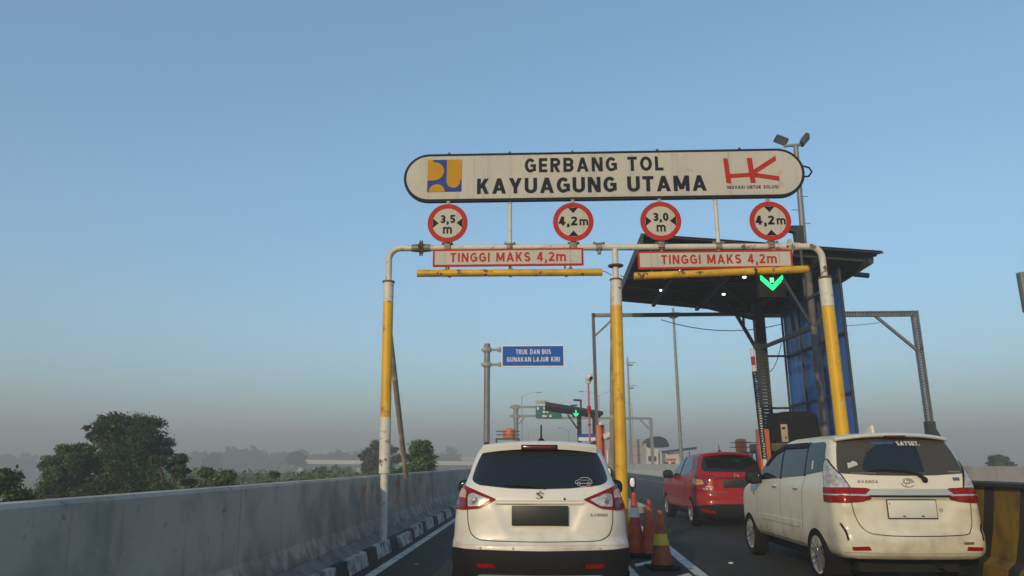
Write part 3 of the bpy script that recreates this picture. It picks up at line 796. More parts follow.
# ------------------------------------------------------------------ toll canopy with its wind wall
def canopy():
    t = thing('toll_canopy', 'dark sloping toll canopy on steel columns with a blue sheet side wall', 'canopy', (0, 0, 0))
    A, B, C, D = Vector((2.62, 17, 6.90)), Vector((8.43, 17, 6.38)), Vector((8.30, 23.3, 6.22)), Vector((2.64, 23.3, 6.80))
    n = 64
    V, F = [], []
    m = 2
    for i in range(n + 1):
        u = i / n
        off = .026 * (1 if i % 2 else -1)
        for layer in (0, .012):
            for k in range(m + 1):
                w = k / m
                p = (A.lerp(D, u)).lerp(B.lerp(C, u), w)
                V.append((p.x, p.y, p.z + off + layer + .02))
    s = 2 * (m + 1)
    for i in range(n):
        for k in range(m):
            a = i * s + k
            F.append((a, a + s, a + s + 1, a + 1))
            a += m + 1
            F.append((a, a + 1, a + s + 1, a + s))
    mesh_object('roof', V, F, 'roof_sheet', t, smooth=False)
    f = MB()
    dn = Vector((0, 0, -.13))
    f.bar(D + dn * .6 + Vector((-.02, .03, 0)), C + dn * .6 + Vector((0, .03, 0)), .05, .18)
    f.bar(A + Vector((-.045, -.0, -.10)), D + Vector((-.045, 0, -.10)), .05, .26)
    f.bar(A + Vector((0, .04, -.02)), B + Vector((0, .04, -.02)), .03, .03)
    f.build('fascia', 'dark_steel', t, smooth=False)
    r = MB()
    for u in (.06, .28, .5, .72, .94):
        a, b = A.lerp(D, u), B.lerp(C, u)
        r.bar(a + Vector((.1, 0, -.09)), b + Vector((-.1, 0, -.09)), .08, .14)
    for w in (.2, .45, .75, .95):
        a, b = A.lerp(B, w), D.lerp(C, w)
        r.bar(a + Vector((0, .1, -.23)), b + Vector((0, -.1, -.23)), .10, .13)
    for (u0, w0), (u1, w1) in (((.06, .03), (.5, .45)), ((.5, .45), (.94, .03)), ((.06, .75), (.5, .45)), ((.5, .45), (.94, .75))):
        a = (A.lerp(D, u0)).lerp(B.lerp(C, u0), w0); b = (A.lerp(D, u1)).lerp(B.lerp(C, u1), w1)
        r.bar(a + Vector((0, 0, -.17)), b + Vector((0, 0, -.17)), .04, .04)
    r.build('rafters', 'dark_steel', t, smooth=False)
    # gutter stub
    MB().tube([(8.0, 18.4, 6.22), (8.65, 18.4, 6.14)], .07, 12).build('gutter_pipe', 'dark_steel', t)
    # flush lamps under the roof
    for u, w in ((.317, .207), (.667, .189), (.643, .510), (.341, .524)):
        p = (A.lerp(D, u)).lerp(B.lerp(C, u), w)
        l = MB().lathe([(.045, 0), (.055, .04)], (p.x, p.y, p.z - .28), 14).build('lamp', 'lamp_white', t)
        MB().lathe([(.075, .0), (.075, .09)], (p.x, p.y, p.z - .235), 14).build('lamp_housing', 'dark_steel', l)
    # columns
    def lattice(x, y, z0, z1, w, name):
        c = MB()
        c.box((x - w / 2, y, (z0 + z1) / 2), (.05, w * .9, z1 - z0))
        c.box((x + w / 2, y, (z0 + z1) / 2), (.05, w * .9, z1 - z0))
        k = 0
        z = z0 + .1
        while z < z1 - .2:
            c.box((x, y - w * .42, z), (w - .05, .012, .07))
            c.box((x, y + w * .42, z), (w - .05, .012, .07))
            z += .10
        c.box((x, y, z0 + .02), (w + .25, w + .2, .04))
        c.build(name, 'dark_steel', t, smooth=False)
    lattice(6.82, 22, .18, 6.2, .26, 'column')
    c = MB().tube([(6.86, 17.8, .18), (6.86, 17.8, 6.3)], .085, 16)
    c.build('column', 'brown_steel', t)
    def brace(*q):
        MB().bar(*q).build('brace', 'dark_steel', t, smooth=False)
    brace((5.95, 22, 6.25), (6.70, 22, 4.72), .09, .09)
    brace((6.82, 21.9, 4.80), (6.87, 17.88, 4.67), .08, .10)
    brace((6.87, 17.75, 4.67), (7.42, 17.75, 5.45), .08, .08)
    brace((6.78, 17.75, 4.72), (6.2, 17.75, 5.9), .07, .07)
    brace((6.35, 22, 6.2), (6.35, 22, 5.5), .06, .06)
    brace((7.15, 20.0, 6.3), (7.15, 20.0, 4.76), .08, .08)
    brace((4.3, 22, 6.36), (6.7, 22, 5.72), .08, .10)
    brace((6.0, 22, 5.95), (8.0, 22, 5.9), .06, .06)
    for z in (4.55, 2.97):
        brace((6.95, 22, z), (7.60, 22, z), .05, .06)
    # blue profiled side wall
    n = 44
    V, F = [], []
    for i in range(n + 1):
        y = 17.75 + (22.25 - 17.75) * i / n
        o = [0, .008, .008, 0][i % 4]
        for z in (.25, 3.2, 6.25):
            V.append((7.66 + o, y, z))
    for i in range(n):
        for k in range(2):
            a = i * 3 + k
            F.append((a, a + 1, a + 4, a + 3))
    mesh_object('side_wall', V, F, 'blue_sheet', t, smooth=False)
    g = MB()
    for z in (.6, 1.6, 3.05, 4.53, 5.95):
        g.bar((7.61, 17.75, z), (7.61, 22.25, z), .045, .05)
    for y in (17.75, 19.3, 20.8, 22.25):
        g.bar((7.615, y, .18), (7.615, y, 6.2), .05, .06)
    g.build('wall_frame', 'dark_steel', t, smooth=False)
    # hanging cables
    def sag(a, b, d, nn=10):
        a, b = Vector(a), Vector(b)
        return [a.lerp(b, i / nn) + Vector((0, 0, -d * 4 * (i / nn) * (1 - i / nn))) for i in range(nn + 1)]
    w = MB()
    w.tube(sag((6.95, 22, 4.05), (7.45, 22, 4.95), .22), .012, 6)
    w.build('cable', 'dark_steel', t)
canopy()

# lane signal hung under the canopy
s = thing('lane_signal', 'lit green chevron lane signal panel hung under the dark canopy', 'signal', (6.10, 18.3, 5.86))
s.scale = (.74, .74, .74)
MB().box((0, .08, 0), (1.0, .14, .80), bevel=.02).build('housing', 'gap_black', s)
h = MB(); h.tube([(-.3, .08, .45), (-.3, .08, .85)], .025, 8); h.tube([(.3, .08, .45), (.3, .08, .85)], .025, 8)
h.build('hanger', 'dark_steel', s)
a = MB()
for k in range(13):
    u = k / 12
    for sg in (-1, 1):
        for q in range(3):
            a.box((sg * (.37 - .36 * u), -.0, .30 - .36 * u + q * .062 - .06), (.058, .012, .058), Matrix.Rotation(R(45), 3, 'Y'))
a.build('chevron', 'led_green', s, smooth=False)
a = MB()
for i in range(3):
    for k in range(4):
        a.box((-.05 + i * .05, 0, .15 + k * .045), (.034, .012, .034))
a.build('arrow_shaft', 'led_green_bright', s, smooth=False)

# tall portal frame behind the canopy: perforated channel posts and beam
def portal(name, label, xl, xr, y, z, zb, w, material, knee, lattice=True, foot=False):
    t = thing(name, label, 'gantry', (0, y, 0))
    def member(p0, p1, ww):
        b = MB()
        p0, p1 = Vector(p0), Vector(p1)
        d = p1 - p0
        side = Vector((0, 0, 1)) if abs(d.x) > abs(d.z) else Vector((1, 0, 0))
        for s_ in (-1, 1):
            b.bar(p0 + side * s_ * ww * .42, p1 + side * s_ * ww * .42, .16 if abs(d.x) > abs(d.z) else ww * .16, ww * .16 if abs(d.x) > abs(d.z) else .16)
        n = int(d.length / .085)
        for i in range(n):
            q = p0 + d * ((i + .5) / n)
            if abs(d.x) > abs(d.z): b.box(q, (.055, .10, ww * .84))
            else: b.box(q, (ww * .84, .10, .055))
        return b
    if lattice:
        MB().bar((xl + .03, 0, zb), (xl, 0, z + w / 2), .10, .10).build('post', 'brown_steel', t, smooth=False)
        member((xr, 0, zb), (xr, 0, z + w / 2), w * 1.0).build('post', material, t, smooth=False)
        MB().bar((xl, 0, z + .03), (6.6, 0, z + .03), .10, .11).build('beam', material, t, smooth=False)
        member((6.6, 0, z), (xr, 0, z), w * .85).build('beam', material, t, smooth=False)
    else:
        MB().bar((xl, 0, zb), (xl, 0, z), w, w).build('post', material, t, smooth=False)
        MB().bar((xr, 0, zb), (xr, 0, z), w, w).build('post', material, t, smooth=False)
        MB().bar((xl, 0, z), (xr, 0, z), w, w).build('beam', material, t, smooth=False)
    MB().bar((xl, 0, z - knee * .55), (xl + knee * .55, 0, z - .05), .06, .06).build('knee_brace', material, t, smooth=False)
    MB().bar((xr, 0, z - knee), (xr - knee, 0, z - .05), .08, .08).build('knee_brace', material, t, smooth=False)
    if foot:
        f = MB()
        f.bar((xr, 0, 2.55), (xr + .62, 0, 1.30), .10, .13)
        f.bar((xr - .02, 0, 1.2), (xr, 0, 2.60), .24, .24)
        f.build('foot_brace', 'dark_steel', t, smooth=False)
    return t
pt = portal('portal_frame', 'tall grey perforated steel portal frame behind the canopy', 1.74, 11.96, 22.7, 5.99, .0, .19, 'grey_steel', 1.25, foot=True)
b = MB(); b.bar((3.0, -.12, 5.99), (4.1, -.12, 5.99), .1, .12)
b.build('cable_tray', 'dark_steel', pt, smooth=False)
b = MB(); b.tube([(3.9 + (8.3 - 3.9) * i / 14, -.1, 5.84 - .38 * 4 * (i / 14) * (1 - i / 14)) for i in range(15)], .014, 6)
b.tube([(8.2 + 2.6 * i / 8, -.05, 5.70 - .10 * 4 * (i / 8) * (1 - i / 8)) for i in range(9)], .010, 6)
b.build('cable', 'dark_steel', pt)

# tarpaulin-covered machine on its olive cabinet
s = thing('toll_cabinet', 'olive steel cabinet with a wide top standing on the toll island', 'cabinet', (5.75, 17.2, .18))
MB().box((0, 0, .72), (1.15, .9, 1.44), bevel=.02).build('body', 'gap_black', s)
MB().box((-.02, 0, 1.53), (1.42, 1.1, .18), bevel=.015).build('top', 'cabinet_olive', s)
MB().lathe([(.03, 0), (.03, .02)], (-.3, -.45, 1.2), 10, Matrix.Rotation(R(90), 3, 'X')).build('knob', 'sign_red', s)
s = thing('covered_machine', 'machine under a sagging black tarpaulin on top of the olive cabinet', 'machine', (5.90, 17.2, 1.80))
def tarp_mesh():
    n, m = 40, 14
    V, F = [], []
    for j in range(m + 1):
        v = j / m
        for i in range(n):
            th = 2 * math.pi * i / n
            c, q = math.cos(th), math.sin(th)
            e = .35
            x = math.copysign(abs(c) ** e, c); y = math.copysign(abs(q) ** e, q)
            flare = 1 + .10 * (1 - v) + .035 * (1 - v) * math.sin(7 * th + 1) + .02 * (1 - v) * math.sin(13 * th)
            top = 1 if v < .9 else 1 - (v - .9) * .9
            V.append((x * .50 * flare * top, y * .42 * flare * top, v * .70 + .015 * math.sin(3 * th) * v))
    for j in range(m):
        for i in range(n):
            a, b = j * n + i, j * n + (i + 1) % n
            F.append((a, b, b + n, a + n))
    F.append(tuple(range(m * n, (m + 1) * n)))
    return V, F
V, F = tarp_mesh()
mesh_object('tarpaulin', V, F, 'tarp', s)
w = MB()
w.box((-.36, -.50, .22), (.15, .03, .40), bevel=.01)
w.build('control_panel', 'wall_tan', s)
w = MB(); w.box((-.38, -.518, .33), (.07, .02, .05)); w.box((-.34, -.518, .12), (.03, .02, .03))
w.build('panel_slots', 'gap_black', s)

# raised boom barrier
s = thing('boom_barrier', 'raised boom in a dark lettered sleeve with red tip on an orange stand', 'barrier', (4.98, 16.5, 0))
b = MB(); b.box((0, 0, 1.05), (.24, .26, 2.1), bevel=.02); b.box((0, 0, .05), (.4, .4, .1))
b.build('stand', 'orange_paint', s)
d = Vector((-.10, 0, 3.0)) / 3.0
p = lambda z: Vector((-.035, -.17, 1.05)) + d * (z - 1.05)
MB().tube([p(.9), p(1.45)], .045, 12).build('boom_base', 'cone_white', s)
sl_ = MB().tube([p(1.45), p(3.38)], .058, 12).build('boom_sleeve', 'plate_black', s)
mk = MB()
for k in range(34):                           # pale marks woven down the sleeve
    q = p(1.5 + k * .055)
    mk.box((q.x + rng.uniform(-.012, .012), q.y - .057, q.z), (rng.uniform(.02, .055), .006, .022), Matrix.Rotation(rng.uniform(-.5, .5), 3, 'Y'))
mk.build('sleeve_marks', 'decal_white', sl_, smooth=False)
MB().tube([p(3.38), p(3.92)], .045, 12).build('boom_tip', 'cone_white', s)
MB().tube([p(3.52), p(3.72)], .048, 12).build('tip_band', 'sign_red', s)

# things on the island between the two lanes
s = thing('reader_column', 'orange square column with a white camera on the island between the lanes', 'column', (1.80, 22, .18))
MB().box((0, 0, 1.15), (.25, .25, 2.3), bevel=.015).build('column', 'orange_paint', s)
MB().box((.0, 0, 2.33), (.06, .06, .1)).build('cap', 'white_plastic', s)
def cctv(loc, parent, aim=0):
    c = MB()
    M = Matrix.Rotation(R(aim), 3, 'Z') @ Matrix.Rotation(R(-22), 3, 'X')
    c.box(loc, (.20, .30, .18), M, bevel=.04)
    c.box(Vector(loc) + Vector((0, -.02, .085)), (.21, .36, .02), M, bevel=.006)
    o = c.build('camera', 'white_plastic', parent)
    l = MB(); l.lathe([(.05, 0), (.055, .03)], Vector(loc) + M @ Vector((0, -.12, 0)), 14, M @ Matrix.Rotation(R(90), 3, 'X'))
    l.build('camera_lens', 'gap_black', o)
    return o
cctv((.23, -.22, 1.98), s, 40)
m = MB().bar((.1, -.05, 1.95), (.2, -.1, 1.92), .04, .04); m.tube([(.19, -.05, .0), (.19, -.05, 1.55)], .03, 10)
m.build('conduit', 'white_plastic', s)
s = thing('camera_pole', 'slim red and white pole with a white camera at its top', 'pole', (1.40, 20.8, .1))
b = MB(); b.tube([(0, 0, 0), (0, 0, 3.55)], .028, 10, 0); b.lathe([(.055, 2.68), (.055, 2.86)], (0, 0, 0), 10, mi=1); b.lathe([(.05, 2.3), (.05, 2.34)], (0, 0, 0), 10, mi=1)
b.build('pole', ['pole_pink', 'sign_red'], s) if 'pole_pink' in MATS else (mat('pole_pink', (.46, .15, .12), .5, var=.2, scale=4), b.build('pole', ['pole_pink', 'sign_red'], s))
c = MB(); c.ellipsoid((.03, -.05, 3.68), (.11, .13, .10), .8, 14); c.lathe([(.06, 3.50), (.1, 3.62)], (0, 0, 0), 12)
o = c.build('camera', 'white_plastic', s)
MB().ellipsoid((.06, -.14, 3.65), (.055, .05, .055), 1, 12).build('camera_lens', 'gap_black', o)

# two small reflector posts by the yellow centre post
def reflector(x, y, z, label):
    s = thing('reflector_post', label, 'reflector', (x, y, 0), 'small white reflectors by the centre post')
    MB().tube([(0, 0.02, 0), (0, .02, z)], .022, 10).build('stem', 'black_plastic', s)
    b = MB().ellipsoid((0, 0, z), (.065, .03, .095), .7, 16)
    b.build('housing', 'black_plastic', s)
    MB().ellipsoid((0, -.022, z), (.045, .016, .075), .7, 16).build('reflector', 'reflector_white', s)
mat('reflector_white', (.95, .95, .92), .3)
reflector(1.17, 12.9, 1.20, 'white oval reflector on a thin post left of the yellow centre post')
reflector(1.55, 12.6, 1.04, 'white oval reflector on a thin post just right of the yellow centre post')

# ------------------------------------------------------------------ far signs, lamps, masts
def blue_sign():
    s = thing('road_sign', 'blue road sign reading TRUK DAN BUS GUNAKAN LAJUR KIRI on a grey post', 'sign', (0, 36, 0))
    MB().tube([(-2.68, 0, -1.0), (-2.70, 0, 7.30)], .155, 14).build('post', 'galvanised', s)
    for z in (6.98, 6.22):
        a = MB()
        a.bar((-3.0, -.05, z), (-1.85, -.05, z), .12, .12)
        a.box((-2.70, -.1, z), (.42, .2, .24), bevel=.02)
        a.box((-2.05, -.1, z), (.12, .14, .24), bevel=.01)
        a.build('arm', 'galvanised', s)
    MB().box((-.36, -.16, 6.635), (3.22, .05, 1.14), bevel=.012).build('board', 'sign_white', s, smooth=False)
    MB().box((-.36, -.187, 6.635), (3.08, .016, 1.00)).build('panel', 'road_sign_blue', s, smooth=False)
    lettering('TRUK DAN BUS', -1.22, .55, 6.72, 6.97, -.195, 'sign_white', s, .17, gap=.18)
    lettering('GUNAKAN LAJUR KIRI', -1.68, 1.0, 6.34, 6.58, -.195, 'sign_white', s, .17, gap=.18)
blue_sign()
def far_gantry():
    s = thing('sign_gantry', 'far grey sign gantry spanning the road with a green direction board', 'gantry', (0, 85, 0))
    MB().tube([(-2.9, 0, -1), (-2.9, 0, 8.05)], .28, 12).build('post', 'galvanised', s)
    MB().bar((12.9, 0, -1), (12.9, 0, 6.45), .34, .34).build('post', 'galvanised', s)
    b = MB()
    for z in (7.80, 6.74):
        b.bar((-3.6, 0, z), (-.4, 0, z), .2, .26)
        b.box((-2.9, 0, z), (.8, .5, .5), bevel=.05)
    b.bar((-.4, 0, 6.55), (12.9, 0, 6.42), .2, .26)
    b.bar((-.4, 0, 7.80), (2.6, 0, 7.70), .16, .18)
    b.bar((-2.8, 0, 5.6), (-1.8, 0, 6.65), .16, .16)
    b.bar((12.8, 0, 5.1), (11.6, 0, 6.35), .16, .16)
    b.build('beam', 'galvanised', s, smooth=False)
    o = MB().box((.95, -.25, 7.18), (3.05, .10, 1.42)).build('board', 'road_sign_green', s, smooth=False)
    w = MB()
    for x, z, ww, hh in ((-.30, 7.6, .22, .3), (.42, 7.62, .16, .28), (.68, 7.62, .2, .28), (.42, 7.2, .28, .22), (.45, 6.72, .5, .2), (1.16, 6.72, .26, .26), (.8, 7.2, .2, .2)):
        w.box((x, -.31, z), (ww, .02, hh))
    w.build('board_marks', 'sign_white', o, smooth=False)
    o = MB().box((.2, -.2, 8.35), (1.55, .10, .46), bevel=.02).build('upper_placard', 'sign_face', s, smooth=False)
    w = MB()
    for k in range(6):
        w.box((-.32 + k * .2, -.26, 8.35), (.13, .02, .18))
    w.build('placard_marks', 'decal_grey', o, smooth=False)
far_gantry()

def second_canopy():
    s = thing('toll_canopy', 'small distant dark canopy with a tapering roof over the left lane', 'canopy', (0, 45, 0))
    V = []
    for y0, y1 in ((-1.2, 3.0),):
        V = [(.30, y0, 4.74), (3.80, y0, 4.22), (3.80, y0, 4.40), (.30, y0, 5.00),
             (.30, y1, 4.74), (3.80, y1, 4.22), (3.80, y1, 4.40), (.30, y1, 5.00)]
    mesh_object('roof', V, [(0, 1, 2, 3), (5, 4, 7, 6), (4, 0, 3, 7), (1, 5, 6, 2), (3, 2, 6, 7), (4, 5, 1, 0)], 'roof_sheet', s, smooth=False)
    for x in (2.42, 3.38):
        MB().bar((x, .4, .1), (x, .4, 4.25), .26, .26).build('column', 'dark_steel', s, smooth=False)
    b = MB(); b.bar((2.4, .3, 3.3), (1.7, .3, 4.3), .09, .09); b.bar((2.55, .4, 4.2), (2.55, .4, 5.25), .12, .12)
    b.bar((2.55, .4, 5.2), (2.1, .1, 5.2), .12, .12); b.bar((2.3, .4, 4.9), (1.9, .1, 4.85), .1, .1)
    b.build('brace', 'dark_steel', s, smooth=False)
    b = MB().box((2.85, -.5, 2.98), (1.0, .12, .2), mi=1); b.box((2.85, -.5, 2.78), (1.1, .12, .2), mi=0)
    b.build('fee_board', ['sign_white', 'road_sign_blue'], s, smooth=False)
    g = thing('lane_signal', 'small lit green down arrow under the distant left-lane canopy', 'signal', (2.14, 43.6, 4.26))
    MB().box((0, .05, 0), (.44, .1, .42), bevel=.01).build('housing', 'gap_black', g)
    MB().bar((0, .08, .2), (0, .08, .5), .05, .05).build('hanger', 'dark_steel', g)
    a = MB(); a.box((0, -.01, .07), (.075, .02, .26))
    for sg in (-1, 1):
        a.bar((sg * .15, -.01, .02), (0, -.01, -.15), .02, .085, up=(0, 0, 1))
    a.build('arrow', 'led_green', g, smooth=False)
second_canopy()

def drum_stand(x, y, zt, w, r, label, left):
    s = thing('drum_stand', label, 'drum', (x, y, 0), 'orange drums on railed stands')
    b = MB()
    b.box((w * .2 * left, 0, zt - .62), (w, .8, .08))
    for dx in (-.5, .5):
        for dy in (-.35, .35):
            b.bar((w * (dx * .96 + .2 * left), dy, -1.0), (w * (dx * .96 + .2 * left), dy, zt - .6), .06, .06)
    for z in (zt - .36, zt - .15):
        b.bar((w * (-.5 + .2 * left), -.38, z), (w * (.5 + .2 * left), -.38, z), .03, .035)
        b.bar((w * (-.5 + .2 * left), .38, z), (w * (.5 + .2 * left), .38, z), .03, .035)
    b.build('stand', 'dark_steel', s, smooth=False)
    MB().lathe([(r * .9, zt - .58), (r, zt - .5), (r, zt - .34), (r * .96, zt - .32), (r, zt - .3), (r, zt - .08), (r * .88, zt), (r * .3, zt + .04)], (0, 0, 0), 20).build('drum', 'drum_orange', s)
drum_stand(-2.0, 46, 3.46, 1.5, .40, 'orange plastic drum above the roof of the pearl white crossover', -.3)
drum_stand(9.52, 35, 2.45, 1.0, .26, 'orange plastic drum beyond the roof of the red crossover', .5)

def lattice_mast(x, y, z, label, disc):
    s = thing('light_mast', label, 'mast', (x, y, 0), 'thin light masts in the distance')
    b = MB(); b.tube([(0, 0, -4.4), (0, 0, z)], [.20, .11], 10)
    k = -2.0
    while k < z - .8:
        b.bar((-.05, 0, k), (.38, 0, k), .03, .03); k += .75
    b.build('pole', 'galvanised', s)
    h = MB()
    if disc:
        h.lathe([(.12, z - 1.1), (.8, z - .75), (.85, z - .6), (.2, z - .55)], (0, 0, 0), 18)
    else:
        for zz in (z - 4.4, z - .9):
            h.bar((-.3, 0, zz), (1.2, 0, zz + .1), .1, .12); h.box((.3, 0, zz - .3), (.9, .4, .25))
    h.build('head', 'galvanised', s)
lattice_mast(13.15, 69, 16.2, 'thin tall mast with a disc near its top seen below the canopy', True)
lattice_mast(13.3, 108, 17.0, 'thin far mast close beside the yellow centre post', False)

# floodlight pole beyond the canopy
s = thing('floodlight_pole', 'grey pole with step rungs and two floodlights rising above the canopy', 'light pole', (9.08, 24.0, 0))
b = MB(); b.tube([(0, 0, -.1), (.08, 0, 6), (.20, 0, 12.45)], [.15, .12, .085], 12)
b.bar((-.22, 0, 12.45), (.42, 0, 12.5), .08, .08)
k = 8.0
while k < 11.0:
    b.bar((.12, -.05, k), (.12 + .30 * (1 if int(k * 2) % 2 else -1), -.05, k), .025, .025); k += .5
b.build('pole', 'galvanised', s)
for sg, rx in ((-1, 24), (1, -50)):
    f = MB()
    M = Matrix.Rotation(R(rx), 3, 'Y') @ Matrix.Rotation(R(-28), 3, 'X')
    f.box((.10 + sg * .42, -.05, 12.66), (.46, .30, .13), M, bevel=.03)
    f.box((.10 + sg * .42, -.02, 12.75), (.36, .2, .08), M, bevel=.02)
    f.bar((.10 + sg * .3, 0, 12.48), (.10 + sg * .38, -.02, 12.66), .05, .05)
    o = f.build('floodlight', 'dark_steel', s)
    MB().box(Vector((.10 + sg * .42, -.05, 12.66)) + M @ Vector((0, 0, -.068)), (.38, .24, .01), M).build('glass', 'galvanised', o)
# bracket box over the right end of the beam
s = thing('loudspeaker', 'dark wedge-shaped horn on a bracket above the right elbow of the gantry', 'loudspeaker', (4.60, 12.35, 0))
MB().prism([(.02, 5.18), (.16, 5.18), (.16, 5.52), (.0, 5.52)], .14).build('box', 'dark_steel', s, smooth=False)
MB().prism([(.0, 5.40), (.0, 5.52), (-.36, 5.49)], .12).build('horn', 'dark_steel', s, smooth=False)
MB().tube([(.10, .07, 4.1), (.10, .07, 5.2)], .03, 8).build('stem', 'dark_steel', s)
MB().bar((.13, -.72, 4.15), (.1, .1, 4.15), .04, .04).build('arm', 'dark_steel', s)

# grey board cut by the right picture edge
s = thing('message_board', 'grey metal board on an arm at the right edge of the view', 'board', (9.95, 14.0, 0))
MB().box((0, 0, 4.63), (.92, .14, .80), bevel=.015).build('board', 'galvanised', s)
b = MB(); b.bar((.3, .1, 4.63), (3.05, .1, 4.63), .1, .1); b.bar((3.05, .1, -.2), (3.05, .1, 4.8), .14, .14)
b.build('post', 'galvanised', s, smooth=False)

def street_lamp(x, y, z, double, label, arm=1.6, d=1):
    s = thing('street_lamp', label, 'street lamp', (x, y, 0), 'slim street lamps in the haze')
    b = MB(); b.tube([(0, 0, -4.4), (0, 0, z - .6)], [.09, .045], 8)
    for sg in ((-1, 1) if double else (d,)):
        b.tube([(0, 0, z - .8), (sg * arm * .25, 0, z - .35), (sg * arm * .6, 0, z - .08), (sg * arm, 0, z)], .03, 6)
    b.build('pole', 'galvanised', s)
    for sg in ((-1, 1) if double else (d,)):
        MB().ellipsoid((sg * (arm + .3), 0, z), (.42, .16, .08), .8, 10).build('lamp_head', 'galvanised', s)
street_lamp(9.6, 118, 12.8, True, 'far double-armed street lamp beside the yellow centre post', 2.6)
street_lamp(-2.9, 112, 12.1, False, 'far single-armed street lamp by the green direction board', 2.4)
street_lamp(5.8, 150, 8.4, True, 'faint double-armed street lamp below the small far canopy', 1.6)
street_lamp(-3.1, 190, 9.8, False, 'fainter street lamp seen between the gantry post and the roof antenna', 1.8)
street_lamp(-60, 400, 14.0, False, 'hazy street lamp over the distant flyover left of the pearl crossover', 4)
street_lamp(16.2, 128, 12.0, False, 'far street lamp with a left arm beside the blue-roofed building', 2.4, -1)

# buildings beyond the right wall
def buildings():
    s = thing('control_building', 'white building with a blue arched roof beyond the right wall', 'building', (14.9, 92, .53))
    s.scale = (.61, .61, .61)
    b = MB().box((-2.0, 0, -1.6), (2.4, 6, 13.6)); b.box((1.5, -.4, -2.4), (4.0, 6, 11.6), mi=1)
    b.build('wall', ['wall_cream', 'wall_cream'], s, smooth=False)
    MB().prism(([(-3.2, 4.75)] + [(-.9 + 2.2 * math.cos(R(a)), 4.9 + 1.7 * math.sin(R(a))) for a in range(170, 9, -10)] + [(1.4, 4.75), (1.2, 4.5), (-3.0, 4.5)])[::-1], 7, c=(0, -3.6, 0)).build('roof', 'blue_sheet_far', s, smooth=False)
    w = MB()
    for x, z, a, c in ((-1.6, 2.2, .7, 1.0), (-2.6, 2.2, .5, 1.0), (.6, 1.1, .8, .9), (2.0, 1.1, .8, .9), (.0, -.6, .9, 1.5)):
        f = MB().box((x, -3.02 if x < -.9 else -3.42, z), (a, .1, c)).build('window', 'glass_grey', s, smooth=False)
    MB().box((1.6, -3.45, 2.0), (1.9, .08, .5)).build('sign_panel', 'orange_paint', s, smooth=False)
    c = MB(); 
    V = [(.5, -4.5, 3.35), (6.6, -4.5, 4.0), (6.6, -4.5, 4.5), (.5, -4.5, 3.75), (.5, 1, 3.35), (6.6, 1, 4.0), (6.6, 1, 4.5), (.5, 1, 3.75)]
    c.add(V, [(0, 1, 2, 3), (5, 4, 7, 6), (4, 0, 3, 7), (1, 5, 6, 2), (3, 2, 6, 7), (4, 5, 1, 0)])
    for x in (3.9, 5.4): c.bar((x, -3, -8), (x, -3, 3.6), .15, .15)
    c.build('awning', 'blue_sheet_far', s, smooth=False)
    s = thing('water_tank', 'tan block tower beside the blue-roofed building', 'tower', (14.7, 113, .34))
    s.scale = (.76, .76, .76)
    MB().box((0, 0, -1.2), (2.5, 3, 14.4)).build('tower_body', 'wall_tan', s, smooth=False)
    b = MB()
    for z in (-.5, 1.2, 2.9, 4.6): b.box((0, -1.5, z), (2.6, .12, .14))
    for x in (-1.25, 0, 1.25): b.box((x, -1.52, -1), (.12, .12, 14))
    b.build('frame', 'galvanised', s, smooth=False)
    MB().box((1.9, .5, -2), (1.0, 2, 9.8)).build('annex', 'brown_steel', s, smooth=False)
mat('blue_sheet_far', (.006, .014, .035), .6, var=.2, spec=.15)
buildings()
s = thing('parked_van', 'dark van half hidden behind the right wall by the buildings', 'van', (16.9, 96, 0))
MB().prism([(-.95, -.2), (.95, -.2), (.95, 1.2), (.75, 1.98), (.55, 2.1), (-.55, 2.1), (-.75, 1.98), (-.95, 1.2)], 4.4).build('body', 'black_plastic', s)
MB().prism([(-.72, 1.25), (.72, 1.25), (.60, 1.86), (-.60, 1.86)], .02, c=(0, -.03, 0)).build('rear_window', 'glass_grey', s)
for x in (-.75, .75):
    for y in (.8, 3.4):
        MB().lathe([(.36, -.11), (.36, .11)], (x, y, .36), 18, Matrix.Rotation(R(90), 3, 'Y')).build('wheel', 'rubber', s)

# elevated roads far to the left
def flyover(name, pts, zt, th, w, n, label, piers, material='bridge_concrete'):
    s = thing(name, label, 'flyover')
    (xa, ya, za), (xb, yb, zb) = pts
    d = Vector((xb - xa, yb - ya, 0)); L = d.length; d.normalize(); nrm = Vector((-d.y, d.x, 0))
    b = MB()
    a0, b0 = Vector((xa, ya, za)), Vector((xb, yb, zb))
    b.bar(a0 + Vector((0, 0, -th / 2)), b0 + Vector((0, 0, -th / 2)), w, th)
    b.build('deck', material, s, smooth=False)
    q = MB()
    for sg in (-1, 1):
        q.bar(a0 + nrm * sg * w * .48 + Vector((0, 0, .3)), b0 + nrm * sg * w * .48 + Vector((0, 0, .3)), .25, .6)
    q.build('parapet', material, s, smooth=False)
    for k in range(piers):
        p = a0.lerp(b0, (k + .5) / piers)
        m = MB().box((p.x, p.y, (p.z - th + GROUND_Z) / 2 - .2), (1.5, 1.5, p.z - th - GROUND_Z + .4))
        m.box((p.x, p.y, p.z - th - .45), (w * .8, 2.0, .8))
        m.build('pier', material, s, smooth=False)
flyover('flyover', ((-88, 255, 1.9), (-8, 262, 1.2)), 0, .8, 9, 0, 'pale concrete flyover on piers crossing the fields on the left', 12)
flyover('flyover', ((-150, 430, 3.9), (25, 420, 4.4)), 0, 1.6, 10, 0, 'grey hazy upper flyover behind the pale one', 12, 'concrete_light')

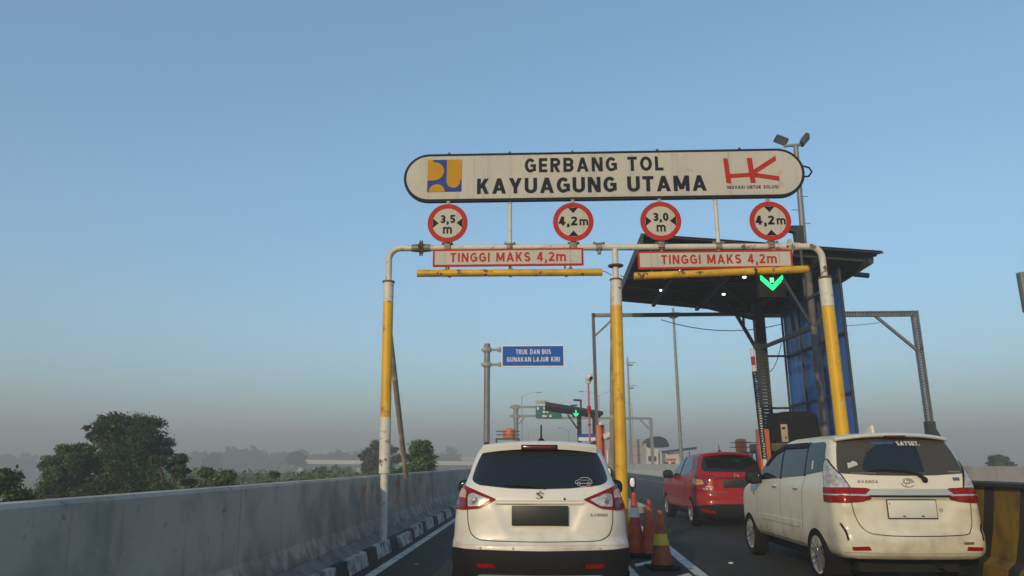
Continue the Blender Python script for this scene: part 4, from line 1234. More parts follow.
# ------------------------------------------------------------------ vegetation
def leaf_mesh(name, blobs, count, size, material, parent, seed, squash=.75, shell=.55):
    """many small folded leaf sprigs spread through a set of ellipsoid clumps"""
    g = np.random.default_rng(seed)
    vol = np.array([b[3] * b[4] * b[5] for b in blobs]) ** .72
    idx = g.choice(len(blobs), count, p=vol / vol.sum())
    B = np.array(blobs)[idx]
    d = g.normal(size=(count, 3)); d /= np.linalg.norm(d, axis=1)[:, None]
    r = (shell + (1 - shell) * g.random(count)) * (1 + .16 * g.normal(size=count))
    c = B[:, :3] + d * B[:, 3:6] * r[:, None]
    u = g.normal(size=(count, 3)); u[:, 2] *= squash; u /= np.linalg.norm(u, axis=1)[:, None]
    w = np.cross(u, g.normal(size=(count, 3))); w /= np.linalg.norm(w, axis=1)[:, None]
    n = np.cross(u, w)
    s = size * (.55 + .9 * g.random(count))[:, None]
    V = np.stack([c - u * s, c + w * s * .45 + n * s * .15, c + u * s, c - w * s * .45 + n * s * .15], 1).reshape(-1, 3)
    F = np.arange(count * 4).reshape(-1, 4)
    me = bpy.data.meshes.new(name)
    me.vertices.add(count * 4); me.vertices.foreach_set('co', V.ravel())
    me.loops.add(count * 4); me.loops.foreach_set('vertex_index', F.ravel())
    me.polygons.add(count); me.polygons.foreach_set('loop_start', np.arange(0, count * 4, 4))
    me.update(calc_edges=True)
    me.materials.append(MATS[material])
    o = bpy.data.objects.new(name, me); COL.objects.link(o)
    if parent: o.parent = parent
    return o

def tree(name, label, x, y, base, top, spread, leaves, size, material, seed, group='trees and bushes on the left', cat='tree', nb=16, low=.30, cone=0.0, depth=.9, gap=.55):
    g = random.Random(seed)
    H = top - base
    t = thing(name, label, cat, (x, y, base), group)
    blobs = []
    tr = MB()
    tr.tube([(0, 0, 0), (g.uniform(-.1, .1), g.uniform(-.1, .1), H * .3), (g.uniform(-.2, .2), 0, H * .8)], [H * .035, H * .026, H * .008], 9)
    for k in range(nb):
        h = low + (1 - low) * ((k + .5) / nb)
        f = math.sin(math.pi * min(1, max(0.03, (1 - h) / (1 - low)) ** .75) * .62 + .25)
        f = f * (1 - cone * (h - low) / (1 - low))
        a = k * 2.399 + g.uniform(-.5, .5)
        rr = spread * f * g.uniform(.35, .78)
        br = spread * g.uniform(.22, .36) * (1 - .35 * (h - low) / (1 - low)) * (1 - .45 * cone * h)
        cx, cy, cz = rr * math.cos(a), rr * math.sin(a) * depth, min(H * h, H - br * .75)
        blobs.append((cx, cy, cz, br, br, br * g.uniform(.65, .9)))
        tr.tube([(0, 0, max(.1, cz - H * .22)), (cx * .5, cy * .5, cz - H * .08), (cx, cy, cz)], [H * .014, H * .009, H * .004], 6)
        for q in range(2):
            aa = g.uniform(0, 6.28)
            s = br * g.uniform(.35, .5)
            blobs.append((cx + br * .95 * math.cos(aa), cy + br * .95 * math.sin(aa), min(cz + br * g.uniform(-.2, .6), H - s), s, s, s * .8))
    tr.build('trunk', 'bark', t)
    leaf_mesh('crown', blobs, leaves, size, material, t, seed, shell=gap)
    return t
tree('broadleaf_tree', 'large dark round-crowned tree rising over the left wall', -14.75, 25, GROUND_Z, 3.05, 2.45, 110000, .055, 'leaf_dark', 3, nb=60, low=.18, gap=.3)
tree('broadleaf_tree', 'lighter green low tree on the left flank of the large round tree', -16.0, 24.2, GROUND_Z, 2.0, 1.6, 46000, .055, 'leaf_mid', 4, nb=30)
tree('broadleaf_tree', 'dark green bush at the left edge of the view', -11.3, 14.6, GROUND_Z, 1.22, 1.6, 40000, .05, 'leaf_mid', 14, nb=34, low=.2, cat='bush')
tree('broadleaf_tree', 'small dark spiky tree on the right flank of the large round tree', -11.75, 22.8, GROUND_Z, 1.66, 1.35, 30000, .055, 'leaf_dark', 5, nb=30, low=.2, cat='bush')
tree('broadleaf_tree', 'lowest leafy shrub at the right end of the dark group', -9.9, 22.2, GROUND_Z, 1.25, 1.45, 30000, .052, 'leaf_mid', 6, nb=26, low=.25, cat='bush')
tree('young_tree', 'thin young sapling alone behind the left wall', -8.9, 24, GROUND_Z, 1.1, .6, 1500, .11, 'leaf_bright', 7, nb=9, low=.55, cat='sapling')
tree('broadleaf_tree', 'grey-green broad tree directly behind the left gantry post', -13.3, 60, GROUND_Z, 3.2, 2.3, 40000, .095, 'leaf_dark', 8, nb=40, low=.22, gap=.35)
tree('broadleaf_tree', 'bright green pointed young tree right of the leaning brace', -4.95, 30, GROUND_Z, 2.3, 2.3, 56000, .06, 'leaf_bright', 9, nb=60, low=.2, cone=.75, gap=.3)
tree('broadleaf_tree', 'bright green bush at the foot of the leaning brace', -5.8, 30.5, GROUND_Z, 1.2, .9, 14000, .06, 'leaf_bright', 10, nb=24, low=.35, cat='bush')
tree('umbrella_tree', 'lone flat-topped tree standing in front of the pale flyover', -75.3, 222, GROUND_Z, 4.5, 3.6, 2500, .7, 'leaf_dark', 11, nb=12, low=.62)
tree('broadleaf_tree', 'hazy solitary round tree before the far treeline', -112, 245, GROUND_Z, 4.4, 4.2, 2500, .9, 'leaf_far', 12, nb=12, low=.3)
tree('broadleaf_tree', 'dark tree showing just above the right wall beside the cream minivan', 38.0, 62.0, GROUND_Z, 1.98, 1.9, 5000, .2, 'leaf_dark', 13, nb=18, low=.5, group='trees right of the road')
tree('broadleaf_tree', 'low green bush below the flyover near the pearl crossover', -6.4, 60, GROUND_Z, .65, 1.3, 2500, .18, 'leaf_mid', 15, nb=10, cat='bush')
# scattered shrubs in the field
sp = [(-13.0, 40, .55, 1.3), (-16.5, 52, .9, 1.6), (-20, 64, .85, 2.0), (-12, 47, .35, 1.4), (-26, 90, 1.0, 2.4), (-9.2, 38, .3, 1.1), (-30, 110, .7, 3.0), (-19, 100, .6, 2.6), (-13.0, 80, .5, 2.0)]
lab = ['small green shrub in the field left of the gantry post', 'taller field shrub further from the wall', 'broad field shrub in front of the pale flyover',
       'low shrub close behind the wall near the post', 'distant rounded shrub left of the flat-topped tree', 'tiny shrub peeping over the wall top',
       'wide distant bush clump in the green field', 'hazy low bush under the flyover deck', 'low dark bush between the post and the flyover']
for i, ((x, y, tp, w), l) in enumerate(zip(sp, lab)):
    tree('field_shrub', l, x, y, GROUND_Z, tp, w, 2200, .05 * w + .08, ['leaf_mid', 'leaf_bright', 'leaf_dark'][i % 3], 30 + i, group='shrubs in the field', cat='shrub', nb=9, low=.45)

def scrub():
    g = random.Random(77)
    bl = []
    for k in range(150):
        y = g.uniform(42, 135)
        x = -(.21 + .30 * g.random() ** .8) * y - 2
        top = EYE - y * g.uniform(.006, .020)
        r = g.uniform(.7, 1.7) * (.6 + y / 120)
        bl.append((x, y, top - r * .7, r, r, r * .7)); bl.append((x + g.uniform(-1, 1), y, top - r * 1.9, r * 1.2, r, r))
    struct(leaf_mesh('scrub', bl, 60000, .16, 'leaf_mid', None, 78, shell=.5), 'stuff')
scrub()

def treeline(name, x0, x1, y0, y1, h0, h1, n, seed, leaves):
    g = random.Random(seed)
    bl = []
    for k in range(n):
        x = g.uniform(x0, x1); y = g.uniform(y0, y1)
        h = g.uniform(h0, h1) * (1.25 if g.random() < .12 else 1)
        r = g.uniform(3.5, 7.5)
        for q in range(3):
            bl.append((x + g.uniform(-r, r) * .7, y + g.uniform(-2, 2), GROUND_Z + h * (.25 + .27 * q), r * (1 - .18 * q), r * .8, h * .26))
    return struct(leaf_mesh(name, bl, leaves, 1.5, 'leaf_far', None, seed, shell=.6), 'stuff')
treeline('far_treeline', -420, -40, 300, 345, 7.5, 10.8, 190, 21, 40000)
treeline('far_woods', -900, 700, 640, 760, 10, 15, 300, 22, 26000)

# ------------------------------------------------------------------ vehicles
def pchip(xs, ys):
    xs, ys = list(xs), list(ys)
    n = len(xs)
    h = [xs[i + 1] - xs[i] for i in range(n - 1)]
    d = [(ys[i + 1] - ys[i]) / h[i] for i in range(n - 1)]
    m = [d[0]] + [0 if d[i - 1] * d[i] <= 0 else 2 * d[i - 1] * d[i] / (d[i - 1] + d[i]) for i in range(1, n - 1)] + [d[-1]]
    def f(x):
        x = min(max(x, xs[0]), xs[-1])
        i = 0
        while i < n - 2 and x > xs[i + 1]: i += 1
        t = (x - xs[i]) / h[i]
        return (ys[i] * (1 + 2 * t) * (1 - t) ** 2 + m[i] * h[i] * t * (1 - t) ** 2 + ys[i + 1] * t * t * (3 - 2 * t) + m[i + 1] * h[i] * t * t * (t - 1))
    return f
def smooth01(a, b, x):
    t = min(1, max(0, (x - a) / (b - a))) if a != b else float(x > a)
    return t * t * (3 - 2 * t)

class CarShape:
    """car body as a stack of rounded plan outlines; y=0 at the rear bumper, +y towards the bonnet"""
    def __init__(self, levels, taper=.03, hook=None):
        z = [l[0] for l in levels]
        self.z0, self.z1 = z[0], z[-1]
        self.fs = [pchip(z, [l[k] for l in levels]) for k in range(1, 6)]
        self.taper, self.hook = taper, hook
        self.L = max(l[3] for l in levels)
    def lv(self, z): return [f(z) for f in self.fs]
    def tap(self, y):
        u = max(0, (self.L * .45 - y) / (self.L * .45)); v = max(0, (y - self.L * .55) / (self.L * .45))
        return 1 - self.taper * u ** 2 - self.taper * 1.6 * v ** 2
    def rear(self, s, z):
        w, yr, yf, rc, bow = self.lv(z)
        sg = -1 if s < 0 else 1
        a = abs(s)
        if a <= w - rc: x, y = a, yr
        elif a <= w - rc + rc * math.pi / 2:
            p = (a - w + rc) / rc
            x, y = w - rc + rc * math.sin(p), yr + rc * (1 - math.cos(p))
        else: x, y = w, yr + rc + a - (w - rc + rc * math.pi / 2)
        y += bow * (min(x, w) / w) ** 2
        if self.hook and a < w - rc * .6: y += self.hook(s, z)
        return Vector((sg * x * self.tap(y), y, z))
    def s_side(self, y, z):
        w, yr, yf, rc, bow = self.lv(z)
        return w - rc + rc * math.pi / 2 + max(0, y - yr - rc - bow)
    def point(self, mode, u, z):
        if mode == 'r': return self.rear(u, z)
        sg = 1 if mode == 'R' else -1
        w, yr, yf, rc, bow = self.lv(z)
        return self.rear(sg * self.s_side(min(u, yf - .25), z), z)
    def normal(self, mode, u, z):
        e = .012
        a = self.point(mode, u + e, z) - self.point(mode, u - e, z)
        b = self.point(mode, u, z + e) - self.point(mode, u, z - e)
        n = a.cross(b)
        if mode == 'L': n = -n
        return n.normalized() if n.length > 1e-9 else Vector((0, -1, 0))
    def outline(self, z, nr=16, nc=8, ns=44, nf=10):
        w, yr, yf, rc, bow = self.lv(z)
        half = []
        for i in range(nr): half.append(self.rear((w - rc) * i / nr, z))
        for i in range(nc): half.append(self.rear(w - rc + rc * math.pi / 2 * i / nc, z))
        rf, bf = min(.34, w * .6), .16
        y0 = yr + rc + bow; y1 = max(y0 + .05, yf - rf - bf)
        for i in range(ns + 1):
            y = y0 + (y1 - y0) * i / ns
            half.append(Vector((w * self.tap(y), y, z)))
        for i in range(1, nc + 1):
            p = math.pi / 2 * i / nc
            x = w - rf + rf * math.cos(p); y = y1 + rf * math.sin(p) + bf * (1 - (x / w) ** 2)
            half.append(Vector((x * self.tap(min(y, yf)), y, z)))
        for i in range(1, nf + 1):
            x = (w - rf) * (1 - i / nf); y = y1 + rf + bf * (1 - (x / w) ** 2)
            half.append(Vector((x * self.tap(min(y, yf)), y, z)))
        left = [Vector((-p.x, p.y, p.z)) for p in half[1:-1]][::-1]
        # left rear needs its own hook side: mirror is fine, hooks are even in s
        return half + left
    def body(self, parent, material, wells, dz=.022, extra=None):
        zs = []
        z = self.z0
        while z < self.z1 - dz * .4: zs.append(z); z += dz
        zs += [self.z1]
        rings = [self.outline(z) for z in zs]
        n = len(rings[0])
        V = [p for r in rings for p in r]
        F = []
        for i in range(len(rings) - 1):
            for k in range(n):
                a, b = i * n + k, i * n + (k + 1) % n
                F.append((a, b, b + n, a + n))
        # crown: shrink the last ring towards a spine
        last = rings[-1]
        cy = sum(p.y for p in last) / n
        base = (len(rings) - 1) * n
        for q, (sc, up) in enumerate(((.8, .006), (.5, .011), (.2, .013))):
            for p in last: V.append(Vector((p.x * sc, cy + (p.y - cy) * sc, self.z1 + up)))
            for k in range(n):
                a, b = base + k, base + (k + 1) % n
                F.append((a, b, b + n, a + n))
            base += n
        F.append(tuple(range(base, base + n)))
        F.append(tuple(range(n))[::-1])
        o = mesh_object('body', V, F, [material, 'gap_black'], parent, smooth=False)
        # wheel wells
        c = MB()
        for (wy, wr) in wells:
            for sg in (-1, 1):
                c.lathe([(wr, -.22), (wr, .22)], (sg * (self.lv(.6)[0] - .06), wy, wr * .92 - .01), 36, Matrix.Rotation(R(90), 3, 'Y'))
        co = c.build('cutter', 'gap_black', None, smooth=False)
        md = o.modifiers.new('wells', 'BOOLEAN'); md.operation = 'DIFFERENCE'; md.solver = 'EXACT'; md.object = co
        try: md.material_mode = 'TRANSFER'
        except Exception: pass
        bpy.context.view_layer.update()
        me = bpy.data.meshes.new_from_object(o.evaluated_get(bpy.context.evaluated_depsgraph_get()))
        o.modifiers.clear(); o.data = me
        bpy.data.objects.remove(co)
        me.name = 'body'
        me.polygons.foreach_set('use_smooth', [True] * len(me.polygons)); me.update()
        me.set_sharp_from_angle(angle=R(32))
        return o
    def patch(self, name, poly, material, parent, mode='r', off=.004, depth=.02, step=.05, rnd=0.0, mats=None, mfun=None, relief=None):
        """a panel, lens or pane laid on the body: outline in (s,z) or (y,z)"""
        if rnd: poly = round_poly(poly, rnd)
        bm = bmesh.new()
        vs = [bm.verts.new((a, 0, b)) for a, b in poly]
        bm.faces.new(vs)
        bmesh.ops.triangulate(bm, faces=bm.faces[:])
        a0, a1 = min(p[0] for p in poly), max(p[0] for p in poly)
        b0, b1 = min(p[1] for p in poly), max(p[1] for p in poly)
        x = math.floor(a0 / step) * step + step
        while x < a1 - 1e-4:
            bmesh.ops.bisect_plane(bm, geom=bm.verts[:] + bm.edges[:] + bm.faces[:], plane_co=(x, 0, 0), plane_no=(1, 0, 0), dist=1e-5); x += step
        x = math.floor(b0 / step) * step + step
        while x < b1 - 1e-4:
            bmesh.ops.bisect_plane(bm, geom=bm.verts[:] + bm.edges[:] + bm.faces[:], plane_co=(0, 0, x), plane_no=(0, 0, 1), dist=1e-5); x += step
        bm.verts.index_update()
        V, W, N = [], [], []
        for v in bm.verts:
            p, n = self.point(mode, v.co.x, v.co.z), self.normal(mode, v.co.x, v.co.z)
            o_ = off + (relief(v.co.x, v.co.z) if relief else 0)
            V.append(p + n * o_); W.append(p + n * (off - depth)); N.append(n)
        F, MI = [], []
        for f in bm.faces:
            idx = [v.index for v in f.verts]
            a, b, c = V[idx[0]], V[idx[1]], V[idx[2]]
            if (b - a).cross(c - a).dot(N[idx[0]]) < 0: idx = idx[::-1]
            F.append(tuple(idx)); cc = f.calc_center_median()
            MI.append(mfun(cc.x, cc.z) if mfun else 0)
        ed = {}
        for q in F:
            for i in range(len(q)):
                ed[(q[i], q[(i + 1) % len(q)])] = True
        m = len(V)
        sk = []
        for (a, b) in ed:
            if (b, a) not in ed: sk.append((b, a, a + m, b + m))
        bm.free()
        return mesh_object(name, V + W, F + sk, mats or material, parent, MI + [0] * len(sk), angle=30)
    def line(self, name, pts, material, parent, mode='r', w=.006, off=.0025):
        """thin gap or trim line along a path on the body"""
        b = MB()
        dense = []
        for (a0, b0), (a1, b1) in zip(pts, pts[1:]):
            n = max(1, int(math.hypot(a1 - a0, b1 - b0) / .03))
            dense += [(a0 + (a1 - a0) * i / n, b0 + (b1 - b0) * i / n) for i in range(n)]
        dense.append(pts[-1])
        P3 = [self.point(mode, *q) + self.normal(mode, *q) * off for q in dense]
        N3 = [self.normal(mode, *q) for q in dense]
        V, F = [], []
        for i, p in enumerate(P3):
            t = (P3[min(i + 1, len(P3) - 1)] - P3[max(0, i - 1)]).normalized()
            s = N3[i].cross(t).normalized() * w / 2
            V += [p - s, p + s]
        for i in range(len(P3) - 1):
            F.append((2 * i, 2 * i + 1, 2 * i + 3, 2 * i + 2))
        return mesh_object(name, V, F, material, parent)

def round_poly(poly, r, n=5):
    out = []
    m = len(poly)
    for i in range(m):
        p, a, b = Vector((*poly[i],)), Vector((*poly[i - 1],)), Vector((*poly[(i + 1) % m],))
        d1, d2 = (a - p), (b - p)
        k = min(r, d1.length * .45, d2.length * .45)
        p1, p2 = p + d1.normalized() * k, p + d2.normalized() * k
        for j in range(n + 1):
            t = j / n
            q = p1 * (1 - t) ** 2 + p * 2 * t * (1 - t) + p2 * t * t
            out.append((q.x, q.y))
    return out
def mirror(poly): return [(-a, b) for a, b in poly][::-1]

def wheel(parent, x, y, r, width, spokes=5, double=True):
    sg = 1 if x > 0 else -1
    M = Matrix.Rotation(R(90 * sg), 3, 'Y')
    rr = r * .66
    h = MB().lathe([(rr * .9, -.02), (rr * .9, .01)], (x, y, r), 28, M)
    h.lathe([(rr * .5, .0), (rr * .5, .03)], (x, y, r), 24, M)
    hub = h.build('wheel', 'black_plastic', parent)
    t = MB().lathe([(rr, -width / 2), (r * .93, -width / 2), (r * .985, -width * .42), (r, -width * .30), (r, width * .30), (r * .985, width * .42), (r * .93, width / 2), (rr * 1.04, width / 2), (rr, width * .44), (rr * .97, 0), (rr * .97, -.01)], (x, y, r), 40, M)
    t.build('tyre', 'rubber', hub)
    m = MB()
    # rim lip
    lip = [(rr * .90, width * .30), (rr * .99, width * .45), (rr * 1.03, width * .48), (rr * 1.03, width * .42), (rr * .93, width * .22)]
    V, F = [], []
    n = 40
    for q, (a, hh) in enumerate(lip):
        for k in range(n):
            th = 2 * math.pi * k / n
            V.append(M @ Vector((a * math.cos(th), a * math.sin(th), hh)) + Vector((x, y, r)))
    for q in range(len(lip)):
        q2 = (q + 1) % len(lip)
        for k in range(n):
            F.append((q * n + k, q2 * n + k, q2 * n + (k + 1) % n, q * n + (k + 1) % n))
    m.add(V, F)
    for k in range(spokes):
        for off in ((-.16, .16) if double else (0,)):
            th = 2 * math.pi * k / spokes
            p0 = Vector((.05 * math.cos(th + off * 3), .05 * math.sin(th + off * 3), width * .36))
            p1 = Vector((rr * .97 * math.cos(th + off), rr * .97 * math.sin(th + off), width * .40))
            Vc = Vector((x, y, r))
            m.bar(Vc + M @ p0, Vc + M @ p1, .021 if double else .055, .030, up=M @ Vector((0, 0, 1)))
    m.lathe([(.065, width * .30), (.065, width * .40), (.045, width * .43)], (x, y, r), 18, M)
    m.build('rim', 'alloy', hub)

def mirror_part(parent, x, y, z, mat_, sg, sc=1.0):
    b = MB().ellipsoid((x, y, z), (.115 * sc, .075 * sc, .095 * sc), .75, 18)
    b.bar((x - sg * .05, y, z - .05), (x - sg * .22, y + .05, z - .09), .05, .05)
    o = b.build('side_mirror', mat_, parent)
    MB().ellipsoid((x, y - .062 * sc, z), (.09 * sc, .016, .072 * sc), .7, 16).build('mirror_glass', 'glass_grey', o)

def spoiler(sh, parent, material, wtop, zt, lip, thick, y_in, zdrop, lampw, lampz, curve=.05, name='spoiler'):
    """roof-end spoiler: a shaped wing above the rear window with the high brake lamp let in"""
    n = 24
    V, F = [], []
    def prof(u):
        x = wtop * u
        d = curve * abs(u) ** 2.2
        z = zt - d * 1.1
        f = lip + .10 * abs(u) ** 3
        return [(x, y_in + .30, z + .012), (x, (y_in + f) / 2, z + .004), (x, f + .015, z - zdrop), (x, f, z - zdrop - .012), (x, f + .012, z - zdrop - thick), (x, y_in - .06, z - zdrop - thick - .012), (x, y_in + .2, z - zdrop - thick)]
    for i in range(n + 1):
        V += prof(-1 + 2 * i / n)
    k = 7
    for i in range(n):
        for j in range(k):
            a, b = i * k + j, i * k + (j + 1) % k
            F.append((a, a + k, b + k, b))
    F.append(tuple(range(k))); F.append(tuple(range(n * k, n * k + k))[::-1])
    # orientation is settled by bmesh below
    bm = bmesh.new()
    vs = [bm.verts.new(p) for p in V]
    for q in F: bm.faces.new([vs[i] for i in q])
    bmesh.ops.recalc_face_normals(bm, faces=bm.faces[:])
    me = bpy.data.meshes.new(name); bm.to_mesh(me); bm.free()
    me.materials.append(MATS[material])
    me.polygons.foreach_set('use_smooth', [True] * len(me.polygons)); me.update(); me.set_sharp_from_angle(angle=R(35))
    o = bpy.data.objects.new(name, me); COL.objects.link(o); o.parent = parent
    zc = zt - zdrop - thick * .5 - .010
    MB().box((0, lip + .012, zc - .004), (lampw + .05, .03, thick * .85), bevel=.008).build('brake_lamp_housing', 'gap_black', o)
    b = MB(); b.box((0, lip - .002, zc - .004), (lampw, .010, thick * .40), bevel=.003)
    b.build('high_brake_lamp', 'lens_deep_red', o)
    return o

def antenna(parent, x, y, z, h=.2, material='black_plastic'):
    b = MB().lathe([(.045, 0), (.04, .025), (.018, .05)], (x, y, z), 14)
    b.tube([(x, y, z + .03), (x, y + .03, z + h)], [.011, .008], 8)
    b.build('antenna', material, parent)

def plate(sh, parent, x0, x1, z0, z1, material, frame, off=.03):
    p = sh.point('r', (x0 + x1) / 2, (z0 + z1) / 2)
    b = MB().box((p.x, p.y - off, p.z), (x1 - x0, .012, z1 - z0), bevel=.004)
    o = b.build('number_plate', frame, parent)
    if material != frame:
        MB().box((p.x, p.y - off - .0075, p.z), (x1 - x0 - .02, .006, z1 - z0 - .022), bevel=.002).build('plate_face', material, o)
    MB().box((p.x, p.y - off + .02, p.z), (.3, .03, .08)).build('plate_bracket', 'gap_black', o)
    return o

def under(parent, w, L, z0=.16, z1=.36):
    b = MB().box((0, L * .5, (z0 + z1) / 2 + .03), (w * 1.55, L * .86, z1 - z0))
    b.tube([(w * .45, .12, .26), (w * .45, .9, .24)], .035, 12)
    b.box((0, .5, .24), (w * 1.2, .25, .12), bevel=.03)
    b.build('underbody', 'gap_black', parent)
def mudflap(parent, x, y, z0, z1):
    MB().box((x, y, (z0 + z1) / 2), (.22, .012, z1 - z0), Matrix.Rotation(R(8), 3, 'X')).build('mud_flap', 'rubber', parent)

# ---- pearl white crossover straight ahead
def crossover():
    t = thing('crossover_car', 'pearl white crossover straight ahead with black bumper and dark plate', 'car', (-.015, 6.98, 0))
    lv = [(.22, .80, .13, 4.18, .22, .12), (.30, .845, .05, 4.26, .22, .13), (.40, .872, .015, 4.30, .24, .13), (.50, .882, .0, 4.30, .26, .13), (.575, .884, .0, 4.30, .27, .13),
          (.62, .880, .015, 4.29, .27, .12), (.665, .872, .055, 4.28, .26, .12), (.80, .866, .068, 4.24, .25, .12), (.93, .850, .075, 4.16, .24, .12),
          (1.00, .832, .085, 3.95, .24, .12), (1.08, .805, .110, 3.30, .24, .12), (1.16, .768, .155, 3.06, .23, .12), (1.25, .735, .24, 2.86, .22, .12), (1.35, .704, .335, 2.66, .20, .11),
          (1.44, .672, .425, 2.46, .18, .10), (1.50, .638, .50, 2.28, .16, .09), (1.54, .595, .58, 2.10, .15, .08), (1.565, .525, .70, 1.95, .14, .07), (1.58, .35, .90, 1.75, .12, .05)]
    def hook(s, z):
        a = abs(s)
        tz = (z - .70) / .27
        hw = .30 + .135 * min(1, max(0, tz))
        inside = smooth01(hw + .05, hw - .05, a) * smooth01(.67, .75, z) * smooth01(1.0, .98, z)
        ridge = smooth01(.985, 1.0, z) * smooth01(1.13, 1.04, z) * smooth01(.47, .42, a)
        return .024 * inside - .012 * ridge
    sh = CarShape(lv, .035, hook)
    sh.body(t, 'paint_pearl', ((.82, .365), (3.42, .365)))
    P = lambda n, poly, m, **k: sh.patch(n, poly, m, t, **k)
    # black lower bumper wrapping to the wheel arches
    P('bumper_cladding', [(-1.22, .235), (1.22, .235), (1.22, .545), (.86, .575), (0, .565), (-.86, .575), (-1.22, .545)], 'black_plastic', off=.006, rnd=.03)
    P('skid_plate', [(-.62, .22), (.62, .22), (.66, .305), (.58, .352), (-.58, .352), (-.66, .305)], 'skid_silver', off=.024, rnd=.03)
    for x in (-.34, 0, .34):
        P('skid_slot', [(x - .10, .24), (x + .10, .24), (x + .11, .30), (x - .11, .30)], 'gap_black', off=.027, rnd=.015)
    for k, sg in enumerate((-1, 1)):
        q = [(.43, .415), (.60, .415), (.61, .446), (.44, .45)]
        P('reflector', q if sg == 1 else mirror(q), 'lens_red', off=.014, rnd=.008)
    # rear window pane; the spoiler's shadow is painted as a dark band along its top
    win = [(-.62, 1.150), (-.3, 1.120), (0, 1.114), (.3, 1.120), (.62, 1.150), (.715, 1.195), (.685, 1.30), (.625, 1.43), (.575, 1.49), (-.575, 1.49), (-.625, 1.43), (-.685, 1.30), (-.715, 1.195)]
    o = P('rear_window', win, 'glass_dark', off=.005, rnd=.05)
    ot = sh.patch('window_shade_band', [(-.60, 1.425), (.60, 1.425), (.57, 1.48), (-.57, 1.48)], 'gap_black', o, off=.0065)
    # wiper and car decal on the glass
    wb = MB()
    a = sh.point('r', .06, 1.125) + Vector((0, -.018, 0)); b = sh.point('r', -.36, 1.152) + Vector((0, -.012, 0))
    wb.tube([a, (a + b) / 2 + Vector((0, -.012, .012)), b], [.012, .009, .006], 8)
    wb.build('wiper', 'gap_black', o)
    dl = MB()
    def on(s, z, d=.008): return sh.point('r', s, z) + sh.normal('r', s, z) * d
    path = [(.355, 1.165), (.36, 1.185), (.395, 1.195), (.42, 1.215), (.48, 1.216), (.515, 1.195), (.525, 1.17)]
    dl.tube([on(*p) for p in path], .0026, 6); dl.tube([on(.355, 1.163), on(.525, 1.163)], .0026, 6)
    dl.tube([on(.41, 1.192), on(.505, 1.192)], .002, 6)
    for c in (.39, .49): dl.tube([on(c + .016 * math.cos(k), 1.160 + .016 * math.sin(k)) for k in np.linspace(0, 6.28, 10)], .0024, 6)
    dl.tube([on(.40, 1.137), on(.47, 1.137)], .003, 6)
    dl.build('window_decal', 'decal_white', o)
    MB().tube([on(.475, 1.138), on(.53, 1.14)], .005, 6).build('window_decal', 'sign_red', o)
    # tail lamps: red housing wrapping the corner, clear centre
    lamp = [(.425, 1.02), (.60, .935), (.76, .918), (.98, .92), (1.03, 1.03), (1.00, 1.145), (.80, 1.142), (.66, 1.105)]
    core = [(.49, 1.015), (.60, .957), (.712, .950), (.72, 1.055), (.66, 1.072)]
    core2 = [(.745, 1.025), (.85, 1.03), (.93, 1.05), (.92, 1.105), (.80, 1.105), (.75, 1.085)]
    for sg in (-1, 1):
        f = (lambda q: q) if sg == 1 else mirror
        L = P('tail_lamp', f(lamp), 'lens_red', off=.012, rnd=.02, step=.03)
        sh.patch('clear_lens', f(core), 'lens_clear', L, off=.016, rnd=.015, step=.03)
        sh.patch('clear_lens', f(core2), 'lens_amber', L, off=.016, rnd=.015, step=.03)
        p = sh.point('r', sg * .645, 1.005)
        r_ = MB().lathe([(.036, 0), (.034, .003), (.020, .004), (.014, .007)], p + Vector((0, -.020, 0)), 18, Matrix.Rotation(R(90), 3, 'X'))
        r_.build('lamp_bulb', 'decal_grey', L)
        sh.patch('lamp_foot', f([(.745, .935), (.95, .935), (.97, .99), (.75, 1.0)]), 'lens_deep_red', L, off=.0155, rnd=.02, step=.03)
        for k in range(3):
            sh.line('lamp_rib', [(sg * (.66 + .018 * k), .962), (sg * (.664 + .018 * k), 1.05)], 'decal_grey', L, off=.0175, w=.003)
        sh.line('lamp_seam', [(sg * .732, .925), (sg * .728, 1.00), (sg * .735, 1.11)], 'gap_black', L, off=.0175, w=.008)
    # tailgate gap
    g = [(-.722, .925), (-.715, .80), (-.68, .70), (-.60, .652), (-.5, .645), (0, .640), (.5, .645), (.60, .652), (.68, .70), (.715, .80), (.722, .925)]
    gp = round_open(g)
    sh.line('tailgate_gap', gp, 'gap_black', t, w=.009, off=.003)
    sh.line('bumper_crease', [(-.86, .605), (-.4, .615), (0, .617), (.4, .615), (.86, .605)], 'decal_cream', t, w=.004, off=.002)
    # raised body-coloured strip over the plate, plate, emblem, model letters
    P('plate_garnish', [(-.44, .972), (.44, .972), (.43, .994), (-.43, .994)], 'paint_pearl', off=.012, rnd=.006)
    plate(sh, t, -.268, .268, .785, .965, 'plate_black', 'plate_black', .016)
    em = MB()
    ez = 1.058
    for pts in ([(-.036, .012), (.006, .045), (.040, .020), (.026, .010), (.006, .026), (-.012, .010), (.036, -.022), (.024, -.030), (-.036, .012)],
                [(.036, -.012), (-.006, -.045), (-.040, -.020), (-.026, -.010), (-.006, -.026), (.012, -.010), (-.036, .022), (-.024, .030), (.036, -.012)]):
        em.prism(pts[:-1], .006, c=(0, sh.point('r', 0, ez).y - .012, ez))
    em.build('emblem', 'alloy', t, smooth=False)
    p = sh.point('r', .6, .885)
    d = lettering('S-CROSS', .495, .665, .868, .893, 0, 'decal_grey', t, .18)
    fit_to(sh, d)
    MB().ellipsoid(sh.point('r', .245, 1.025) + Vector((0, -.002, 0)), (.012, .006, .012), 1, 10).build('camera', 'gap_black', t)
